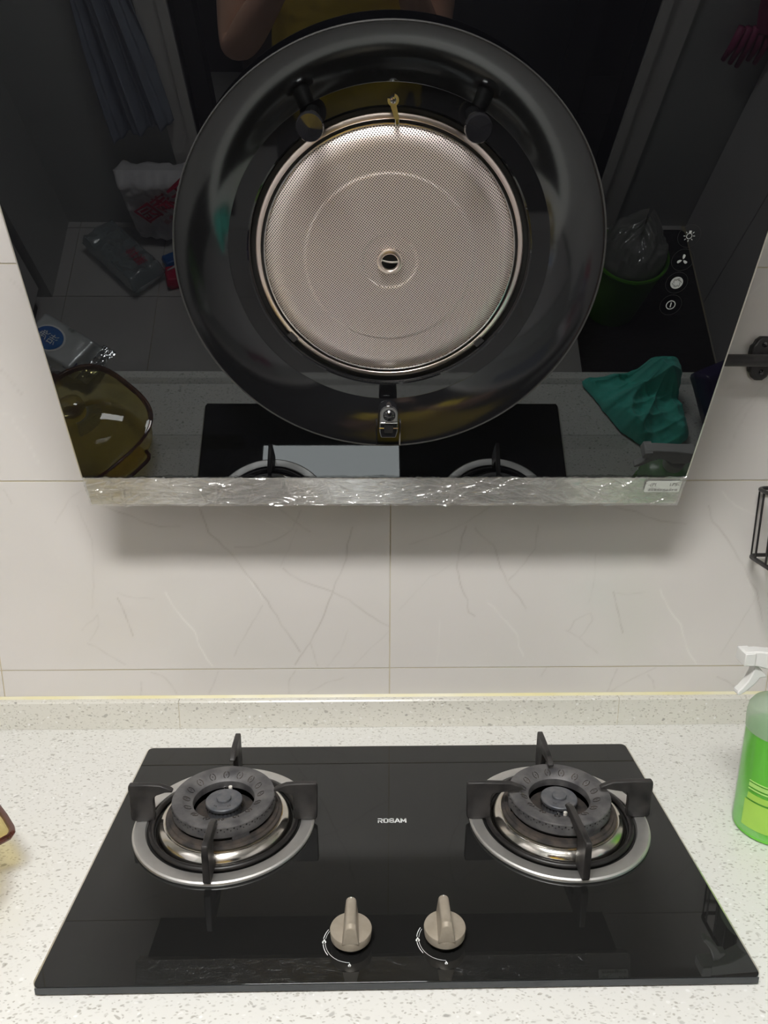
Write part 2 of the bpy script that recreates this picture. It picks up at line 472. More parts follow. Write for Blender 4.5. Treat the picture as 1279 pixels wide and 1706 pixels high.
# tiled wall behind the hob
wall = struct(MB().box(-1.56, 1.56, .0012, .06, FZ, CZ).build('wall_back', M['grout'], smooth=False))
ZJ, TH = .0946, .2998
VEINS = [(-1,[-0.281,0.353,-0.269,0.318,-0.242,0.288,-0.212,0.246,-0.19,0.213,-0.165,0.168,-0.139,0.123]),(1,[-0.216,0.248,-0.207,0.234,-0.199,0.222,-0.193,0.209]),(-1,[-0.057,0.323,-0.065,0.298,-0.065,0.274,-0.082,0.237,-0.094,0.205,-0.112,0.159,-0.123,0.138,-0.147,0.102]),(-0.8,[-0.162,0.26,-0.136,0.24,-0.09,0.223,-0.063,0.209,-0.033,0.184,-0.001,0.165]),(-0.6,[-0.232,0.292,-0.202,0.294,-0.172,0.304,-0.145,0.321,-0.133,0.349]),(0.4,[-0.241,0.353,-0.186,0.335,-0.153,0.319]),(-0.6,[-0.163,0.352,-0.141,0.333,-0.119,0.317]),(-0.9,[-0.411,0.214,-0.402,0.186,-0.394,0.152]),(1.3,[-0.34,0.222,-0.322,0.189,-0.3,0.16,-0.294,0.139,-0.284,0.115,-0.275,0.098]),(-0.7,[-0.421,0.357,-0.393,0.347,-0.368,0.334,-0.339,0.326,-0.311,0.326]),(-0.6,[-0.123,0.138,-0.112,0.099]),(-0.5,[-0.194,0.201,-0.211,0.172,-0.232,0.134,-0.241,0.117]),(-0.4,[-0.458,0.357,-0.441,0.303,-0.444,0.251,-0.451,0.198]),(-0.6,[-0.371,0.09,-0.356,0.086,-0.341,0.07,-0.333,0.053]),(-0.5,[-0.267,0.089,-0.283,0.053]),(-0.6,[-0.147,0.091,-0.156,0.078,-0.158,0.052]),(-0.5,[-0.128,0.052,-0.1,0.069,-0.072,0.079]),(-0.6,[-0.386,0.073,-0.389,0.051]),(-0.35,[-0.064,0.159,-0.076,0.125,-0.096,0.099]),(-0.35,[-0.001,0.158,-0.056,0.099]),(-0.3,[-0.166,0.262,-0.154,0.286,-0.138,0.321]),(-0.4,[-0.411,0.221,-0.385,0.214,-0.358,0.212]),(-0.5,[-0.464,0.14,-0.442,0.127,-0.428,0.116,-0.409,0.103]),(-0.4,[-0.47,0.161,-0.444,0.186,-0.444,0.169,-0.46,0.144]),(-0.9,[0.112,0.325,0.105,0.297,0.1,0.261,0.107,0.232,0.117,0.208,0.12,0.187,0.13,0.181]),(-0.8,[0.127,0.321,0.154,0.297,0.167,0.261,0.18,0.232,0.201,0.207,0.209,0.193]),(-0.6,[0.221,0.324,0.219,0.293,0.205,0.269,0.18,0.24]),(0.9,[0.15,0.203,0.175,0.178,0.196,0.153,0.201,0.131,0.209,0.114]),(-0.9,[0.342,0.219,0.351,0.19,0.362,0.152]),(1.3,[0.414,0.223,0.429,0.194,0.452,0.164,0.463,0.13,0.473,0.112,0.483,0.097]),(-0.7,[0.331,0.355,0.368,0.346,0.404,0.332,0.442,0.328]),(-0.5,[0.274,0.157,0.295,0.144,0.313,0.173,0.31,0.186,0.285,0.173,0.278,0.157]),(-0.5,[0.295,0.144,0.325,0.118]),(-0.6,[0.359,0.091,0.346,0.052]),(-0.5,[0.35,0.052,0.392,0.078,0.419,0.092]),(-0.5,[0.246,0.094,0.239,0.079]),(-0.5,[0.029,0.297,0.074,0.313,0.111,0.329,0.148,0.356]),(-0.3,[0.31,0.282,0.312,0.24,0.305,0.203]),(-0.4,[0.342,0.219,0.364,0.215,0.391,0.219]),(-0.25,[0.015,0.192,0.06,0.245,0.124,0.285]),(0.4,[0.077,0.175,0.076,0.132,0.073,0.1]),(-0.6,[0.408,0.08,0.417,0.069,0.421,0.056]),(-0.8,[0.473,0.355,0.483,0.332,0.512,0.299,0.54,0.257,0.563,0.221,0.579,0.17]),(-0.4,[0.564,0.208,0.52,0.114]),(0.8,[0.492,0.377,0.513,0.355,0.555,0.338]),(-0.8,[0.52,0.076,0.541,0.064,0.558,0.053]),(0.9,[0.547,0.241,0.555,0.225,0.56,0.214]),(-0.5,[-0.545,0.556,-0.531,0.537,-0.517,0.518]),(0.6,[-0.537,0.485,-0.521,0.457,-0.506,0.419]),(0.5,[-0.552,0.493,-0.517,0.488]),(-0.5,[-0.561,0.382,-0.552,0.361]),(-0.4,[-0.519,0.677,-0.505,0.664,-0.498,0.651]),(-0.4,[-0.493,0.331,-0.469,0.367,-0.447,0.381]),(-0.5,[0.476,0.592,0.5,0.589,0.515,0.575]),(-0.4,[0.523,0.514,0.503,0.474,0.494,0.439]),(0.5,[0.492,0.656,0.519,0.679]),(-0.4,[0.495,0.486,0.519,0.517,0.535,0.536])]
cols = [(-1.2, -.6), (-.6, 0.), (0., .6), (.6, 1.2)]
rows = [(-.03, ZJ)] + [(ZJ + TH * k, min(CZ - .001, ZJ + TH * (k + 1))) for k in range(6)]
for ri, (z0, z1) in enumerate(rows):
    for ci, (x0, x1) in enumerate(cols):
        g = .0009
        fine = ci in (1, 2) and ri <= 3
        stp = .002 if (fine and ri <= 1) else (.004 if fine else .05)
        nu = max(1, int((x1 - x0) / stp)); nv = max(1, int((z1 - z0) / stp))
        X = np.linspace(x0 + g, x1 - g, nu + 1); Z = np.linspace(z0 + g, z1 - g, nv + 1)
        gx, gz = np.meshgrid(X, Z)
        P = np.stack([gx.ravel(), np.zeros(gx.size), gz.ravel()], 1)
        ii, jj = np.meshgrid(np.arange(nu), np.arange(nv))
        q = (jj * (nu + 1) + ii).ravel()
        F = np.stack([q, q + 1, q + nu + 2, q + nu + 1], 1)
        nV = len(P)
        # side faces back to the wall
        loop = list(range(nu + 1)) + [j * (nu + 1) + nu for j in range(1, nv + 1)] + [nv * (nu + 1) + i for i in range(nu - 1, -1, -1)] + [j * (nu + 1) for j in range(nv - 1, 0, -1)]
        B = P[loop].copy(); B[:, 1] = .004
        n = len(loop)
        S = np.array([[loop[k], nV + k, nV + (k + 1) % n, loop[(k + 1) % n]] for k in range(n)])
        me = bpy.data.meshes.new('tile')
        me.from_pydata(np.vstack([P, B]).tolist(), [], np.vstack([F, S]).tolist())
        me.materials.append(M['tile'])
        dk = np.zeros(nV + n); lt = np.zeros(nV + n)
        if fine:
            px, pz = P[:, 0], P[:, 2]
            for w, q in VEINS:
                pts = np.array(q).reshape(-1, 2)
                if pts[:, 0].max() < x0 - .01 or pts[:, 0].min() > x1 + .01 or pts[:, 1].max() < z0 - .01 or pts[:, 1].min() > z1 + .01: continue
                # jitter the course a little so that veins wander
                fine_pts = []
                for a, b in zip(pts[:-1], pts[1:]):
                    for k in range(6):
                        c_ = a + (b - a) * k / 6
                        d_ = noise.noise_vector(Vector((c_[0] * 60, c_[1] * 60, w)))
                        fine_pts.append(c_ + np.array([d_.x, d_.y]) * .0022)
                fine_pts.append(pts[-1])
                best = np.full(nV, 9.)
                prog = np.zeros(nV)
                for k in range(len(fine_pts) - 1):
                    a = fine_pts[k]; b = fine_pts[k + 1]; d = b - a
                    L2 = max(1e-9, d @ d)
                    tt = np.clip(((px - a[0]) * d[0] + (pz - a[1]) * d[1]) / L2, 0, 1)
                    ds = np.hypot(px - a[0] - tt * d[0], pz - a[1] - tt * d[1])
                    mk = ds < best
                    best[mk] = ds[mk]; prog[mk] = (k + tt[mk]) / (len(fine_pts) - 1)
                sig = .0011 if w < 0 else .0011
                s_ = np.exp(-(best / sig) ** 2) * (.45 + .55 * np.abs(np.sin(prog * 7 + w * 9))) + .06 * np.exp(-(best / .006) ** 2)
                if w < 0: dk[:nV] = np.maximum(dk[:nV], s_ * -w * .42)
                else: lt[:nV] = np.maximum(lt[:nV], s_ * w * .5)
        for nm, arr in (('vein_dark', dk), ('vein_light', lt)):
            at_ = me.attributes.new(nm, 'FLOAT', 'POINT')
            at_.data.foreach_set('value', np.clip(arr, 0, 1).astype(np.float32))
        me.update()
        o = bpy.data.objects.new('tile', me); C.objects.link(o); o.parent = wall

# side walls, doorway wall, the dark room behind it
wl = MB(); wl.box(-1.56, -1.5, -3.2, .06, FZ, CZ); wl.box(-1.5, XL + .012, YB - .1, -1.437, FZ, CZ)
struct(wl.build('wall_left', M['plaster'], smooth=False))
struct(MB().box(1.5, 1.56, -3.2, .06, FZ, CZ).build('wall_right', M['plaster'], smooth=False))
wf = MB()
wf.box(-1.5, -.655, YB - .1, YB, FZ, CZ); wf.box(.862, 1.5, YB - .1, YB, FZ, CZ); wf.box(-.655, .862, YB - .1, YB, 1.3, CZ)
struct(wf.build('wall_front', M['plaster'], smooth=False))
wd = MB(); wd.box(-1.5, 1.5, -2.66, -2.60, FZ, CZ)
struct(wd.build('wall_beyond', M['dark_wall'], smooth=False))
# door frame
jb = MB()
for x0, x1 in ((-.66, -.568), (.765, .868)):
    jb.box(x0, x1, YB - .11, YB + .012, FZ, 1.3)
    s_ = 1 if x0 < 0 else -1
    xm = x1 if x0 < 0 else x0
    jb.box(min(xm, xm - s_ * .028), max(xm, xm - s_ * .028), YB - .11, YB + .026, FZ, 1.3)
jb.box(-.66, .868, YB - .11, YB + .012, 1.22, 1.3)
struct(jb.build('trim_1', M['jamb'], smooth=False))
# dark sliding door standing in the opening
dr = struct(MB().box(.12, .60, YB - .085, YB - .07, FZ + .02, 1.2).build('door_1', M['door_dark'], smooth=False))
df = MB()
for a in ((.10, .16, FZ + .01, 1.215), (.56, .64, FZ + .01, 1.215), (.16, .56, -.42, -.36), (.16, .56, FZ + .01, FZ + .12), (.16, .56, 1.12, 1.215)):
    df.box(a[0], a[1], YB - .095, YB - .06, a[2], a[3])
df.box(-.566, -.512, YB - .095, YB - .03, FZ + .01, 1.215)  # black slab added to darken the reveal beside the left jamb
df.build('frame', M['door_frame_dark'], dr, smooth=False)
cb = thing('filler_chest', 'dark wooden chest added to fill the blackness of the unlit room beyond the doorway', 'chest', (-.0, -2.36, FZ))  # dark box added to blacken the view past the doorway
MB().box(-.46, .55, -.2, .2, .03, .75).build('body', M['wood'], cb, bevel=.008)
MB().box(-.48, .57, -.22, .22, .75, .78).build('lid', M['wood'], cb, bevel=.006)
for sx in (-.40, .49):
    for sy in (-.15, .15): MB().box(sx - .03, sx + .03, sy - .03, sy + .03, 0, .03).build('foot', M['wood'], cb, smooth=False)

# ceiling lamp
LX0, LX1, LY0, LY1 = -.49, .107, -1.35, -1.05
lamp = thing('ceiling_light', 'bright rectangular white panel light set in the ceiling above the cook', 'light', ((LX0 + LX1) / 2, (LY0 + LY1) / 2, CZ))
hx, hy = (LX1 - LX0) / 2, (LY1 - LY0) / 2
MB().box(-hx, hx, -hy, hy, -.010, -.003).build('diffuser', M['lamp'], lamp, smooth=False)
fr = MB()
for a in ((-hx - .012, hx + .012, -hy - .012, -hy), (-hx - .012, hx + .012, hy, hy + .012), (-hx - .012, -hx, -hy, hy), (hx, hx + .012, -hy, hy)):
    fr.box(*a, -.014, 0)
fr.build('frame', M['white_plastic'], lamp, smooth=False)

# ------------------------------------------------------------------ worktop, upstand, cabinets
ct = thing('worktop', 'white speckled quartz worktop with a raised front lip under the hob', 'countertop', (0, 0, 0))
MB().box(-1.49, 1.49, -.575, -.0002, -.035, 0).build('slab', M['quartz'], ct, smooth=False, bevel=.002)
lip = MB().prism([(-.5795, -.034), (-.5795, .003), (-.577, .006), (-.562, .006), (-.557, .004), (-.551, .0003), (-.5745, .0003), (-.5752, -.034)], -1.49, 1.49, YZ)
lip.build('front_lip', M['quartz'], ct, angle=20)
up = struct(MB().box(-1.49, 1.49, -.0135, -.0002, .0003, .0445).build('trim_2', M['grout'], smooth=False))
for x0, x1 in ((-1.49, -.3285), (-.3275, .3605), (.3615, 1.49)):
    MB().prism([(-.0145, .0003), (-.0145, .0447), (-.0125, .0468), (-.0006, .0468), (-.0006, .0003)], x0, x1, YZ).build('slab', M['quartz_lip'], up, smooth=False)
MB().prism([(-.0042, .0466), (-.0022, .0486), (-.0003, .0502), (-.0003, .0466)], -1.49, 1.49, YZ).build('caulk', M['caulk'], up, angle=20)

bc = thing('base_cabinet', 'white kitchen base cabinet carrying the quartz worktop', 'cabinet', (0, -.29, FZ))
MB().box(-1.49, 1.49, -.24, .28, .10, .7445).build('body', M['cabinet'], bc, smooth=False)
MB().box(-1.49, 1.49, -.19, .26, 0, .10).build('plinth', M['black'], bc, smooth=False)
for k in range(6):
    x0 = -1.485 + k * .495
    d = MB().box(x0 + .002, x0 + .493, -.262, -.243, .105, .74).build('door', M['cabinet'], bc, bevel=.002)
    hxp = x0 + (.44 if k % 2 == 0 else .055)
    MB().tube([(hxp, -.263, .6), (hxp, -.285, .6), (hxp, -.285, .7), (hxp, -.263, .7)], .005, 8).build('handle', M['chrome'], d)

tcab = thing('tall_cabinet', 'tall white cabinet standing against the left wall of the kitchen', 'cabinet', (-1.31, -1.0, FZ))
MB().box(-.185, .19, -.405, .39, .08, 2.2).build('body', M['cabinet'], tcab, smooth=False)
MB().box(-.185, .16, -.39, .39, 0, .08).build('plinth', M['black'], tcab, smooth=False)
rc_ = thing('cupboard', 'white cupboard with two plain doors along the right wall of the kitchen', 'cabinet', (1.32, -1.19, FZ))
MB().box(-.165, .178, -.585, .58, .0, 1.9).build('body', M['cabinet'], rc_, smooth=False)
for y0, y1 in ((-.583, -.232), (-.228, .575)):
    MB().box(-.186, -.166, y0, y1, .0005, 1.895).build('door', M['cabinet'], rc_, bevel=.0015)

# ------------------------------------------------------------------ range hood
TILT = 0.43722328
O = Vector((-0.009, -0.1153, 0.425))
HOOD_ROT = (PI / 2 + TILT, 0, 0)
hood = thing('range_hood', 'large tilted black glass cooker hood with a round metal filter above the hob', 'cooker hood', O, HOOD_ROT)
HM = Matrix.Translation(O) @ Matrix.Rotation(PI / 2 + TILT, 4, 'X')
HI = HM.inverted()
HW, HH = .3936, .625
RS = .2904           # centre of the round parts along the panel
RXC = -.0013         # and sideways

def plate_hole(x0, x1, y0, y1, cx, cy, r, z0, z1, n=120):
    angs = [2 * PI * k / n for k in range(n)]
    for qx, qy in ((x0, y0), (x1, y0), (x1, y1), (x0, y1)):
        a = math.atan2(qy - cy, qx - cx) % (2 * PI)
        k = min(range(n), key=lambda i: min(abs(angs[i] - a), 2 * PI - abs(angs[i] - a)))
        angs[k] = a
    angs.sort()
    ou = []; inn = []
    for a in angs:
        c, s = math.cos(a), math.sin(a)
        ts = []
        if c > 1e-9: ts.append((x1 - cx) / c)
        if c < -1e-9: ts.append((x0 - cx) / c)
        if s > 1e-9: ts.append((y1 - cy) / s)
        if s < -1e-9: ts.append((y0 - cy) / s)
        t = min(ts)
        ou.append((cx + t * c, cy + t * s)); inn.append((cx + r * c, cy + r * s))
    mb = MB(); N_ = len(angs)
    loops = [(ou, z1), (inn, z1), (inn, z0), (ou, z0)]
    for pts, z in loops: mb.v += [(a, b, z) for a, b in pts]
    for L in range(4):
        A = L * N_; B = ((L + 1) % 4) * N_
        for k in range(N_):
            mb.f.append((A + k, A + (k + 1) % N_, B + (k + 1) % N_, B + k))
    return mb

plate_hole(-HW, HW, 0, HH, RXC, RS, .160, -.006, 0).build('glass_panel', M['hood_glass'], hood, smooth=False)
for sx in (-1, 1):
    a, b = sorted((sx * HW, sx * (HW + .0014)))
    MB().box(a, b, 0, HH, -.0055, .0006).build('edge_trim', M['alu'], hood, smooth=False)
    a, b = sorted((sx * (HW - .0004), sx * (HW + .0008)))
    MB().box(a, b, 0, HH, -.016, -.0058).build('side_rail', M['black_metal'], hood, smooth=False)
# housing behind the glass (world coordinates taken into the panel's frame)
def w2h(x, y, z): return HI @ Vector((x, y, z))
mb = MB()
mb.box(-HW + .012, HW - .012, .0, .135, -.03, -.0065)
mb.box(-HW + .012, HW - .012, .45, HH, -.03, -.0065)
mb.box(-HW + .012, -.165, .135, .45, -.03, -.0065)
mb.box(.165, HW - .012, .135, .45, -.03, -.0065)
mb.build('front_frame', M['grey_plastic'], hood, smooth=False)
def backpoly():
    # prism from the wall to 30 mm behind the glass, with straight sides
    p_top = HM @ Vector((0, HH, -.0305)); p_bot = HM @ Vector((0, -.044, -.0305))
    return [(p_bot.y, max(p_bot.z, .392)), (-.0008, .392), (-.0008, 1.10), (p_top.y, 1.10), (p_top.y, p_top.z)]
poly = backpoly()
hb = MB()
n = len(poly)
for i in range(n):                       # shell walls as thin plates, open at the filter face
    (a0, b0), (a1, b1) = poly[i], poly[(i + 1) % n]
    if i == n - 1: continue
    d = Vector((a1 - a0, b1 - b0)).normalized(); nn = Vector((-d.y, d.x)) * .001
    hb.prism([(a0, b0), (a1, b1), (a1 + nn.x, b1 + nn.y), (a0 + nn.x, b0 + nn.y)], -.388, .370, lambda a, b, h: w2h(h, a, b))
for xs in (-.388, .369):
    hb.prism(poly, xs, xs + .001, lambda a, b, h: w2h(h, a, b))
hb.build('housing', M['black_metal'], hood, smooth=False)
# fan chamber
MB().lathe([(.159, -.0062), (.159, -.075), (.02, -.080), (.0, -.080)], 64, RXC, RS).build('fan_chamber', M['black'], hood, fix=True)
fan = MB()
for k in range(18):
    a = 2 * PI * k / 18
    fan.prism([(.075, -.002), (.118, -.002), (.118, .002), (.075, .002)], -.07, -.035,
              lambda p, q, h, a=a: (RXC + p * math.cos(a) - (q + (p - .075) * .4) * math.sin(a), RS + p * math.sin(a) + (q + (p - .075) * .4) * math.cos(a), h))
fan.lathe([(.118, -.07), (.12, -.07), (.12, -.067), (.118, -.067)], 48, RXC, RS, closed=True)
fan.build('fan', M['black'], hood)
MB().tube([(RXC - .012 + .024 * k / 8, RS - .0012 - .002 * math.sin(PI * k / 8) - .0025 * k / 8, -.0058) for k in range(9)], .0011, 8).build('hub_glint', M['ceramic'], hood)  # white tube standing in for the curved line of light in the hub hole

# collector ring: proud rim, concave cone, flat inner annulus
CONE = []
zq, rq = .0023, .1693
for k in range(24):
    rq += .0498 / 24
    zq += .0498 / 24 * math.tan(math.radians(34 - 16.5 * (k + .5) / 24))
    CONE.append((rq, zq))
cr = MB().lathe([(.147, -.002), (.1485, .0012), (.150, .0022), (.1690, .0022), (.1693, .0023)] + CONE + [(.2205, .0268), (.2210, .0262), (.2210, .0250), (.2195, .0242), (.17, .0004), (.147, -.0035)], 180, RXC, RS, closed=True)
ring = cr.build('collector_ring', None, hood, angle=9)
ring.data.materials.append(M['enamel']); ring.data.materials.append(M['enamel_flat'])
for pl in ring.data.polygons:
    c = pl.center; rr = math.hypot(c.x - RXC, c.y - RS)
    if rr < .16915: pl.material_index = 1
MB().lathe([(.2196, .0269), (.2204, .0274), (.2213, .0270), (.2213, .0250), (.2196, .0250)], 180, RXC, RS, closed=True).build('edge_bead', M['edge_bead'], ring)
# stand-off studs on the ring
for sx in (-.0772, .0772):
    so = MB().lathe([(.0005, .0022), (.0075, .0022), (.0075, .0255), (.0, .0255)], 40, sx - .0002, .4276).build('stud', M['black'], ring, angle=30)
    MB().lathe([(.0, .0256), (.0122, .0256), (.0128, .027), (.0128, .0330), (.0118, .0346), (.0, .0348)], 48, sx - .0002, .4276).build('stud_cap', M['black_chrome'], so, angle=50)
# hinge clip at the bottom
hg = MB()
zc = lambda s: .0022 + max(0, (math.hypot(0, RS - s) - .1685)) * .54
cyh = .107
hp = [(.0 + .0108 * math.sin(a), .0125 + cyh + .0108 * math.cos(a)) for a in [PI * (-.5 + k / 12) for k in range(13)]]
outer = hp + [(.0112, cyh - .012), (.009, cyh - .0215), (-.009, cyh - .0215), (-.0112, cyh - .012)]
hg.prism(outer, .019, .034, XYZ)
hg.box(-.009, .009, cyh - .016, cyh + .014, .008, .0195)
hinge = hg.build('hinge_clip', M['black_chrome'], ring, angle=40, bevel=.0014)
MB().lathe([(.0070, .034), (.0072, .0352), (.0058, .0372), (.0025, .0384), (.0, .0386)], 32, .0005, cyh + .0105).build('rivet', M['black_chrome'], hinge)
MB().box(-.0105, .0105, cyh - .0005, cyh + .0012, .0335, .0350).build('seam', M['chrome'], hinge, bevel=.0004)
MB().prism(rrect(-.0052, .0052, cyh - .0140, cyh - .0030, .0018, 4), .0335, .0347, XYZ).build('slot', M['black'], hinge, smooth=False)
for s0, s1 in ((-.0110, -.0056), (.0056, .0110)):
    MB().tube([(s0, cyh - .0075, .0338), (s1, cyh - .0075, .0338)], .0013, 10).build('pin', M['chrome'], hinge)
for sx in (-.0140, .0138):
    MB().box(sx - .0008, sx + .0008, .0735, cyh - .005, .0185, .0315).build('guide_rib', M['black_chrome'], ring, smooth=False)

# filter
def fz(r):
    z = .0038
    if r < .0295: z += .0012 * min(1, (.0295 - r) / .0015) * -1
    if r > .0885: z -= .0010 * min(1, (r - .0885) / .0018)
    if r > .112:
        t = min(1, (r - .112) / .0205); z -= .0085 * (t ** 2.2)
    return z
pitch = .00212
ang = math.radians(52)
ca, sa = math.cos(ang), math.sin(ang)
NG = int(.1325 / pitch) + 2
idx = np.arange(-NG, NG + 1)
GX, GY = np.meshgrid(idx * pitch, idx * pitch)
rx = GX * ca - GY * sa; ry = GX * sa + GY * ca
okc = np.hypot(rx, ry)
sel = np.argwhere((okc < .1322) & (okc > .0130))
h_, o_ = .00058, pitch / 2
vs_ = []; fs_ = []
vid = {}
def gv(i, j):
    k = (i, j)
    if k not in vid:
        a = (i - .5) * pitch; b = (j - .5) * pitch
        x = a * ca - b * sa; y = a * sa + b * ca
        r = math.hypot(x, y)
        if r > .1325: x *= .1325 / r; y *= .1325 / r; r = .1325
        vid[k] = len(vs_); vs_.append((RXC + x, RS + y, fz(r)))
    return vid[k]
for jj_, ii_ in sel:
    i = int(idx[ii_]); j = int(idx[jj_])
    cs = [gv(i, j), gv(i + 1, j), gv(i + 1, j + 1), gv(i, j + 1)]
    inn = []
    for da, db in ((-h_, -h_), (h_, -h_), (h_, h_), (-h_, h_)):
        a = i * pitch + da; b = j * pitch + db
        x = a * ca - b * sa; y = a * sa + b * ca; r = math.hypot(x, y)
        if r > .1325: x *= .1325 / r; y *= .1325 / r
        inn.append(len(vs_)); vs_.append((RXC + x, RS + y, fz(min(r, .1325))))
    for k in range(4):
        fs_.append((cs[k], cs[(k + 1) % 4], inn[(k + 1) % 4], inn[k]))
mb = MB(); mb.v = vs_; mb.f = fs_
flt = mb.build('filter_mesh', M['mesh_steel'], hood, angle=180, fix=False)
MB().lathe([(.1316, -.0065), (.1316, -.0030), (.1322, -.0024), (.1332, -.0026), (.1336, -.0036), (.1336, -.0065)], 128, RXC, RS, closed=True).build('filter_band', M['steel'], flt)
MB().lathe([(.0088, .0018), (.0088, .0058), (.0098, .0066), (.0122, .0066), (.0134, .0058), (.0136, .0034), (.0120, .0018)], 48, RXC, RS, closed=True).build('hub', M['rim_steel'], flt)
MB().lathe([(.1364, -.0075), (.1364, -.0034), (.1370, -.0028), (.1412, -.0036), (.1422, -.0046), (.1422, -.0075)], 128, RXC, RS, closed=True).build('filter_rim', M['rim_steel'], hood)
# rim gap bottom and its two lugs
MB().lathe([(.1336, -.0085), (.1340, -.0078), (.147, -.0095), (.147, -.0115), (.135, -.0115)], 96, RXC, RS, closed=True).build('rim_seat', M['black'], hood)
for sg in (-1, 1):
    a = -PI / 2 + sg * math.radians(50 if sg < 0 else 47)
    lg = MB()
    for da in (-.028, 0):
        pass
    lg.lathe([(.1392, -.0044), (.1455, -.0044), (.1455, -.0022), (.1392, -.0022)], 6, RXC, RS, closed=True, a0=a - .038, a1=a + .038)
    lg.build('rim_lug', M['black_metal'], hood, smooth=False)
# yellow zinc latch
lt = MB()
LXp, LYp = -.0008, .4448
arc = [(LXp + .0054 * math.cos(a), LYp + .0054 * math.sin(a)) for a in [math.radians(d) for d in range(75, -200, -18)]]
inner_a = [(LXp + .0034 * math.cos(a), LYp + .0034 * math.sin(a)) for a in [math.radians(d) for d in range(-198, 80, 18)]]
lt.prism(arc + inner_a, .0044, .0058, XYZ)
latch = lt.build('latch', M['brass'], hood, angle=40)
arm = MB().prism([(LXp - .0028, LYp - .0040), (LXp + .0030, LYp - .0040), (LXp + .0062, LYp - .0165), (LXp + .0018, LYp - .0165)], .0044, .0058, XYZ)
arm.build('arm', M['brass'], latch, smooth=False)
MB().prism([(LXp + .0018, LYp - .0150), (LXp + .0062, LYp - .0150), (LXp + .0060, LYp - .0215), (LXp + .0022, LYp - .0215)], .0005, .0058, XYZ).build('tongue', M['chrome'], latch, bevel=.0006)
sc = MB().lathe([(.0033, .0022), (.0033, .0068), (.0026, .0080), (.0, .0084)], 24, LXp, LYp).build('screw', M['chrome'], latch)
cr_ = MB(); cr_.box(LXp - .0021, LXp + .0021, LYp - .0005, LYp + .0005, .0080, .00852); cr_.box(LXp - .0005, LXp + .0005, LYp - .0021, LYp + .0021, .0080, .00852)
cr_.build('cross_slot', M['black'], latch, smooth=False)

# lamp windows under the panel edge
for x0, x1 in ((-.2985, -.1780), (.1785, .3060)):
    MB().prism(rrect(x0, x1, .0452, .0665, .0104, 8), .00005, .00022, XYZ).build('lamp_window', M['lamp_window'], hood, smooth=False)
# touch symbols
IX = .3122
def icon_base(s):
    b = ring2(.0118, .01195, .0001, .00022, 48, IX, s)
    return b.build('touch_key', M['faint_print'], hood, smooth=False)
k1 = icon_base(.3182)
ic = ring2(.0025, .0031, .0001, .00025, 24, IX, .3182)
for k in range(8):
    if k == 2: continue
    a = 2 * PI * k / 8
    ic.prism([(.0041, -.00033), (.0060, -.00033), (.0060, .00033), (.0041, .00033)], .0001, .00025, lambda p, q, h, a=a: (IX + p * math.cos(a) - q * math.sin(a), .3182 + p * math.sin(a) + q * math.cos(a), h))
ic.box(IX - .0013, IX + .0013, .3182 + .0030, .3182 + .0056, .0001, .00025)
ic.build('lamp_symbol', M['icon_print'], k1, smooth=False)
k2 = icon_base(.2925)
ic = MB()
for k in range(3):
    a0 = PI / 2 + 2 * PI * k / 3
    blade = [(.0008, 0), (.0024, -.0015), (.0050, -.0019), (.0062, -.0005), (.0058, .0010), (.0030, .0010)]
    ic.prism(blade, .0001, .00025, lambda p, q, h, a=a0: (IX + p * math.cos(a) - q * math.sin(a), .2925 + p * math.sin(a) + q * math.cos(a), h))
ic.build('fan_symbol', M['icon_print'], k2, smooth=False)
k3 = icon_base(.2670)
dk = MB().lathe([(0, .00012), (.0068, .00012), (.0068, .00026), (0, .00026)], 40, IX, .2670).build('disc_symbol', M['icon_print'], k3, smooth=False)
sw = MB()
for k in range(6):
    a0 = 2 * PI * k / 6
    pts = []
    for t in range(7):
        a = a0 + t * .2; r = .0050 - t * .00033
        pts.append((IX + r * math.cos(a), .2670 + r * math.sin(a), .00028))
    sw.tube(pts, .00032, 4)
sw.build('swirl_symbol', M['black'], k3)
k4 = icon_base(.2412)
ic = MB().lathe([(.0044, .0001), (.0053, .0001), (.0053, .00025), (.0044, .00025)], 36, IX, .2412, closed=True)
ic.box(IX - .0006, IX + .0006, .2412 - .0028, .2412 + .0028, .0001, .00025)
ic.build('power_symbol', M['icon_print'], k4, smooth=False)

# steel bottom bar in its wrinkled protective film
MB().box(-HW + .0005, HW - .0005, -.0460, -.0016, -.022, -.0006).build('bottom_bar', M['steel'], hood, bevel=.0012)
mb = MB().prism([(-.086, .390), (-.0008, .390), (-.0008, .394), (-.086, .394)], -.388, .370, lambda a, b, h: w2h(h, a, b))
mb.build('underside', M['black_metal'], hood, smooth=False)
fm = MB()
NU, NV = 1500, 120
nzx = lambda x, k, f: np.array([noise.noise(Vector((q * f, k, .7 * k))) for q in x])
FX = np.linspace(-HW - .0022, HW + .0012, NU + 1)
E0 = .0016 + .0014 * nzx(FX, 3, 90) + .0010 * nzx(FX, 5, 260)
E1 = -.0466 + .0007 * nzx(FX, 9, 70)
VV = np.linspace(0, 1, NV + 1)[:, None]
XX = np.repeat(FX[None, :], NV + 1, 0)
YY = E1[None, :] + VV * (E0 - E1)[None, :]
ZZ = np.full(XX.shape, .0012)
nr = np.random.RandomState(4)
for k in range(26):                       # broad ripples along the film
    fx, fy, ph = nr.uniform(10, 160), nr.uniform(60, 420) * nr.choice((-1, 1)), nr.uniform(0, 6.3)
    ZZ += .00011 * np.sin(XX * fx + YY * fy + ph + 1.5 * np.sin(XX * 23 + k))
